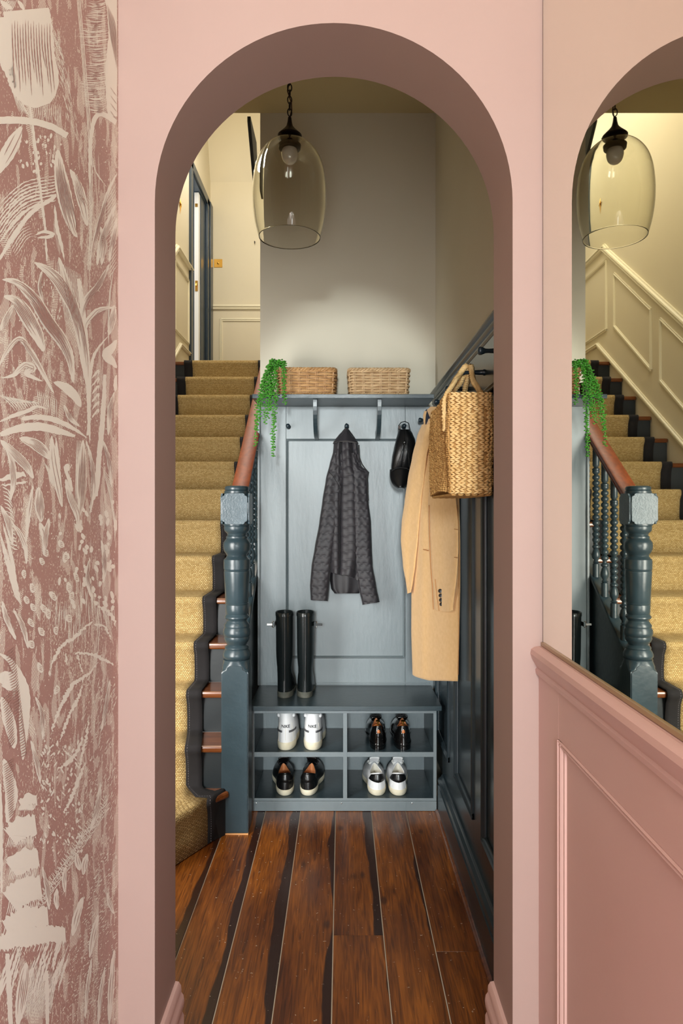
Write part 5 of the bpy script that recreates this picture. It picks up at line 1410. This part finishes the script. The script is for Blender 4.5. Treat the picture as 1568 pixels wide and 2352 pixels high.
# thorny branches
for pts_, w_ in (([(112,1556),(122,1516),(146,1480),(170,1465),(196,1440),(216,1424)],8), ([(170,1504),(180,1500),(220,1506),(262,1528)],8), ([(222,1390),(246,1404),(262,1424),(266,1440)],8),
                 ([(176,1502),(188,1540),(196,1552)],5), ([(214,1434),(240,1440),(256,1470)],5), ([(116,1690),(128,1650),(150,1600),(170,1570),(200,1550),(226,1520)],9),
                 ([(136,1706),(156,1650),(180,1600),(190,1560)],7), ([(180,1770),(196,1700),(204,1650)],6), ([(128,1770),(164,1744),(184,1710),(190,1690)],8), ([(148,1712),(144,1720),(168,1742)],3),
                 ([(150,1500),(154,1530)],5), ([(144,1872),(160,1840),(176,1800),(196,1750)],8)):
    ribbon(wp, pts_, w_, jag=2.4, step=3)
hatch(110,1380,215,1440, -.05,1, 46, 60, 1.2, 26); hatch(180,1340,260,1420,.05,1,40,50,1.2,20)
# fronds bottom left
ribbon(wp, [(-6,1560),(14,1560),(32,1586)], 38, jag=1.5); leaf([(-4,1500),(24,1520),(46,1560),(56,1600),(54,1680),(52,1746)], 26, 0)
for k in range(40): ribbon(wb, [(10+k*.9,1502+k*6.1),(24+k*.9,1494+k*6.1),(32+k*.7,1484+k*6.1)], 2.0, off=.0011, jag=.5)
leaf([(2,1600),(16,1640),(28,1690),(32,1720)], 28, 0)
for k in range(20): ribbon(wb, [(2+k*.9,1610+k*5.8),(26+k*.4,1590+k*5.8)], 2.0, off=.0011, jag=.5)
leaf([(8,1742),(20,1790),(26,1830),(18,1880),(16,1890)], 30, 0)
for k in range(24): ribbon(wb, [(4+k*.6,1760+k*5.2),(32,1742+k*5.4)], 1.9, off=.0011, jag=.5)
ribbon(wp, [(0,1800),(2,1900),(3,2050)], 8, taper=(.1,.1))
# banded furry trunk
for (y, h_, x0_, x1_) in ((1838,26,48,84),(1900,50,22,82),(1975,50,26,88),(2045,60,22,94),(2110,50,12,110),(2150,40,-4,150)):
    ribbon(wp, [(x0_,y+h_*.45),((x0_+x1_)/2,y),(x1_,y-h_*.1)], lambda u,h_=h_: h_*(.85+.15*math.sin(u*PI)), jag=5, step=3)
    for k in range(16):
        x = x0_+(x1_-x0_)*k/16; ribbon(wp, [(x,y+h_*.3),(x-3,y+h_*.62),(x-8,y+h_*.95)], 2.4, jag=.8)
for k in range(34): 
    x = rg.uniform(-4,140); y = rg.uniform(2160,2230); ribbon(wp, [(x+20,y-20),(x+6,y+20),(x-4,y+60)], rg.uniform(2,5), jag=1.4)
ribbon(wp, [(16,2190),(20,2270),(24,2356)], 12, taper=(.2,.3)); leaf([(60,2210),(52,2270),(40,2356)], 26, 5); ribbon(wp, [(106,2230),(108,2290),(108,2356)], 9, taper=(.3,.3))
leaf([(-4,2290),(10,2250),(14,2240)], 12, 1)
for k in range(26): ribbon(wp, [(70+k*2.4,2210+k),(60+k*2.2,2270+k*2),(48+k*2,2340)], 1.9, jag=.7)
# herringbone fronds to the lower right
for k in range(170):
    t = k/170; x = 245-t*155; y = 1850+t*230+14*math.sin(k)
    for s_ in (-1, 1): ribbon(wp, [(x,y),(x+s_*8+rg.uniform(-2,2),y-9+rg.uniform(-3,3))], 1.5, jag=.5)
for k in range(260):
    t = rg.random(); x = 190+t*74+rg.uniform(-6,4); y = 1560+rg.random()*380
    a = rg.uniform(.6,1.4); l = rg.uniform(5,13); ribbon(wp, [(x,y),(x+l*.4,y-l*a)], 1.3, jag=.5)
for k in range(420):
    t = rg.random(); y = 1960+390*t; x = 268-rg.random()*(40+100*t); l = rg.uniform(5,12); ribbon(wp, [(x,y),(x+l*.5,y-l*.6)], 1.4, jag=.4)
for (x0_,y0_,x1_,y1_) in ((190,2060,165,2150),(200,1960,190,2010),(150,1990,148,2050),(210,2200,195,2340),(225,2100,205,2200),(245,2050,262,2100),(240,2220,225,2356),(262,2180,250,2356),(130,2040,131,2090),(176,1960,183,2000)):
    leaf([(x0_,y0_),((x0_+x1_)/2-2,(y0_+y1_)/2),(x1_,y1_)], rg.uniform(8,18), 2)
for pts_, w_ in (([(10,1020),(26,1060),(30,1110),(22,1150)],15), ([(150,1100),(160,1140),(176,1180),(180,1215)],16), ([(112,1190),(104,1230),(100,1276)],14), ([(0,1160),(18,1200),(28,1250)],14),
                 ([(196,1010),(210,1060),(214,1120),(206,1180)],10), ([(236,1010),(250,1060),(256,1120)],10), ([(262,900),(252,940),(248,1000)],12), ([(30,1400),(52,1440),(64,1490)],12),
                 ([(4,1380),(14,1420),(36,1470)],13), ([(232,1240),(240,1290),(236,1340)],11), ([(80,1600),(96,1640),(98,1700)],10), ([(70,1700),(84,1750),(92,1800)],12),
                 ([(206,1280),(200,1330),(212,1380)],10), ([(96,1990),(108,2040),(112,2090)],11), ([(230,1800),(222,1860),(206,1910)],12), ([(252,1560),(244,1620),(232,1680)],10), ([(30,700),(14,730),(0,760)],14),
                 ([(230,520),(238,560),(232,610)],12), ([(96,620),(90,660),(100,700)],9), ([(146,930),(160,960),(182,980)],11)):
    leaf(pts_, w_, 4)
for k in range(420):
    x, y = rg.uniform(0,267), rg.uniform(300,2350); blob(x, y, rg.uniform(1,2.6), rg.uniform(.8,1.4), PI/2+rg.uniform(-.6,.6))
for k in range(120):
    x, y = rg.uniform(90,190), rg.uniform(1700,1960); blob(x, y, rg.uniform(2,8), rg.uniform(1.2,3), PI/2+rg.uniform(-.8,.8))
o = part(wp, 'printed_foliage', 'print', wl); o['kind'] = 'stuff'
o = part(wb, 'printed_hatching', 'paperink', wl); o['kind'] = 'stuff'
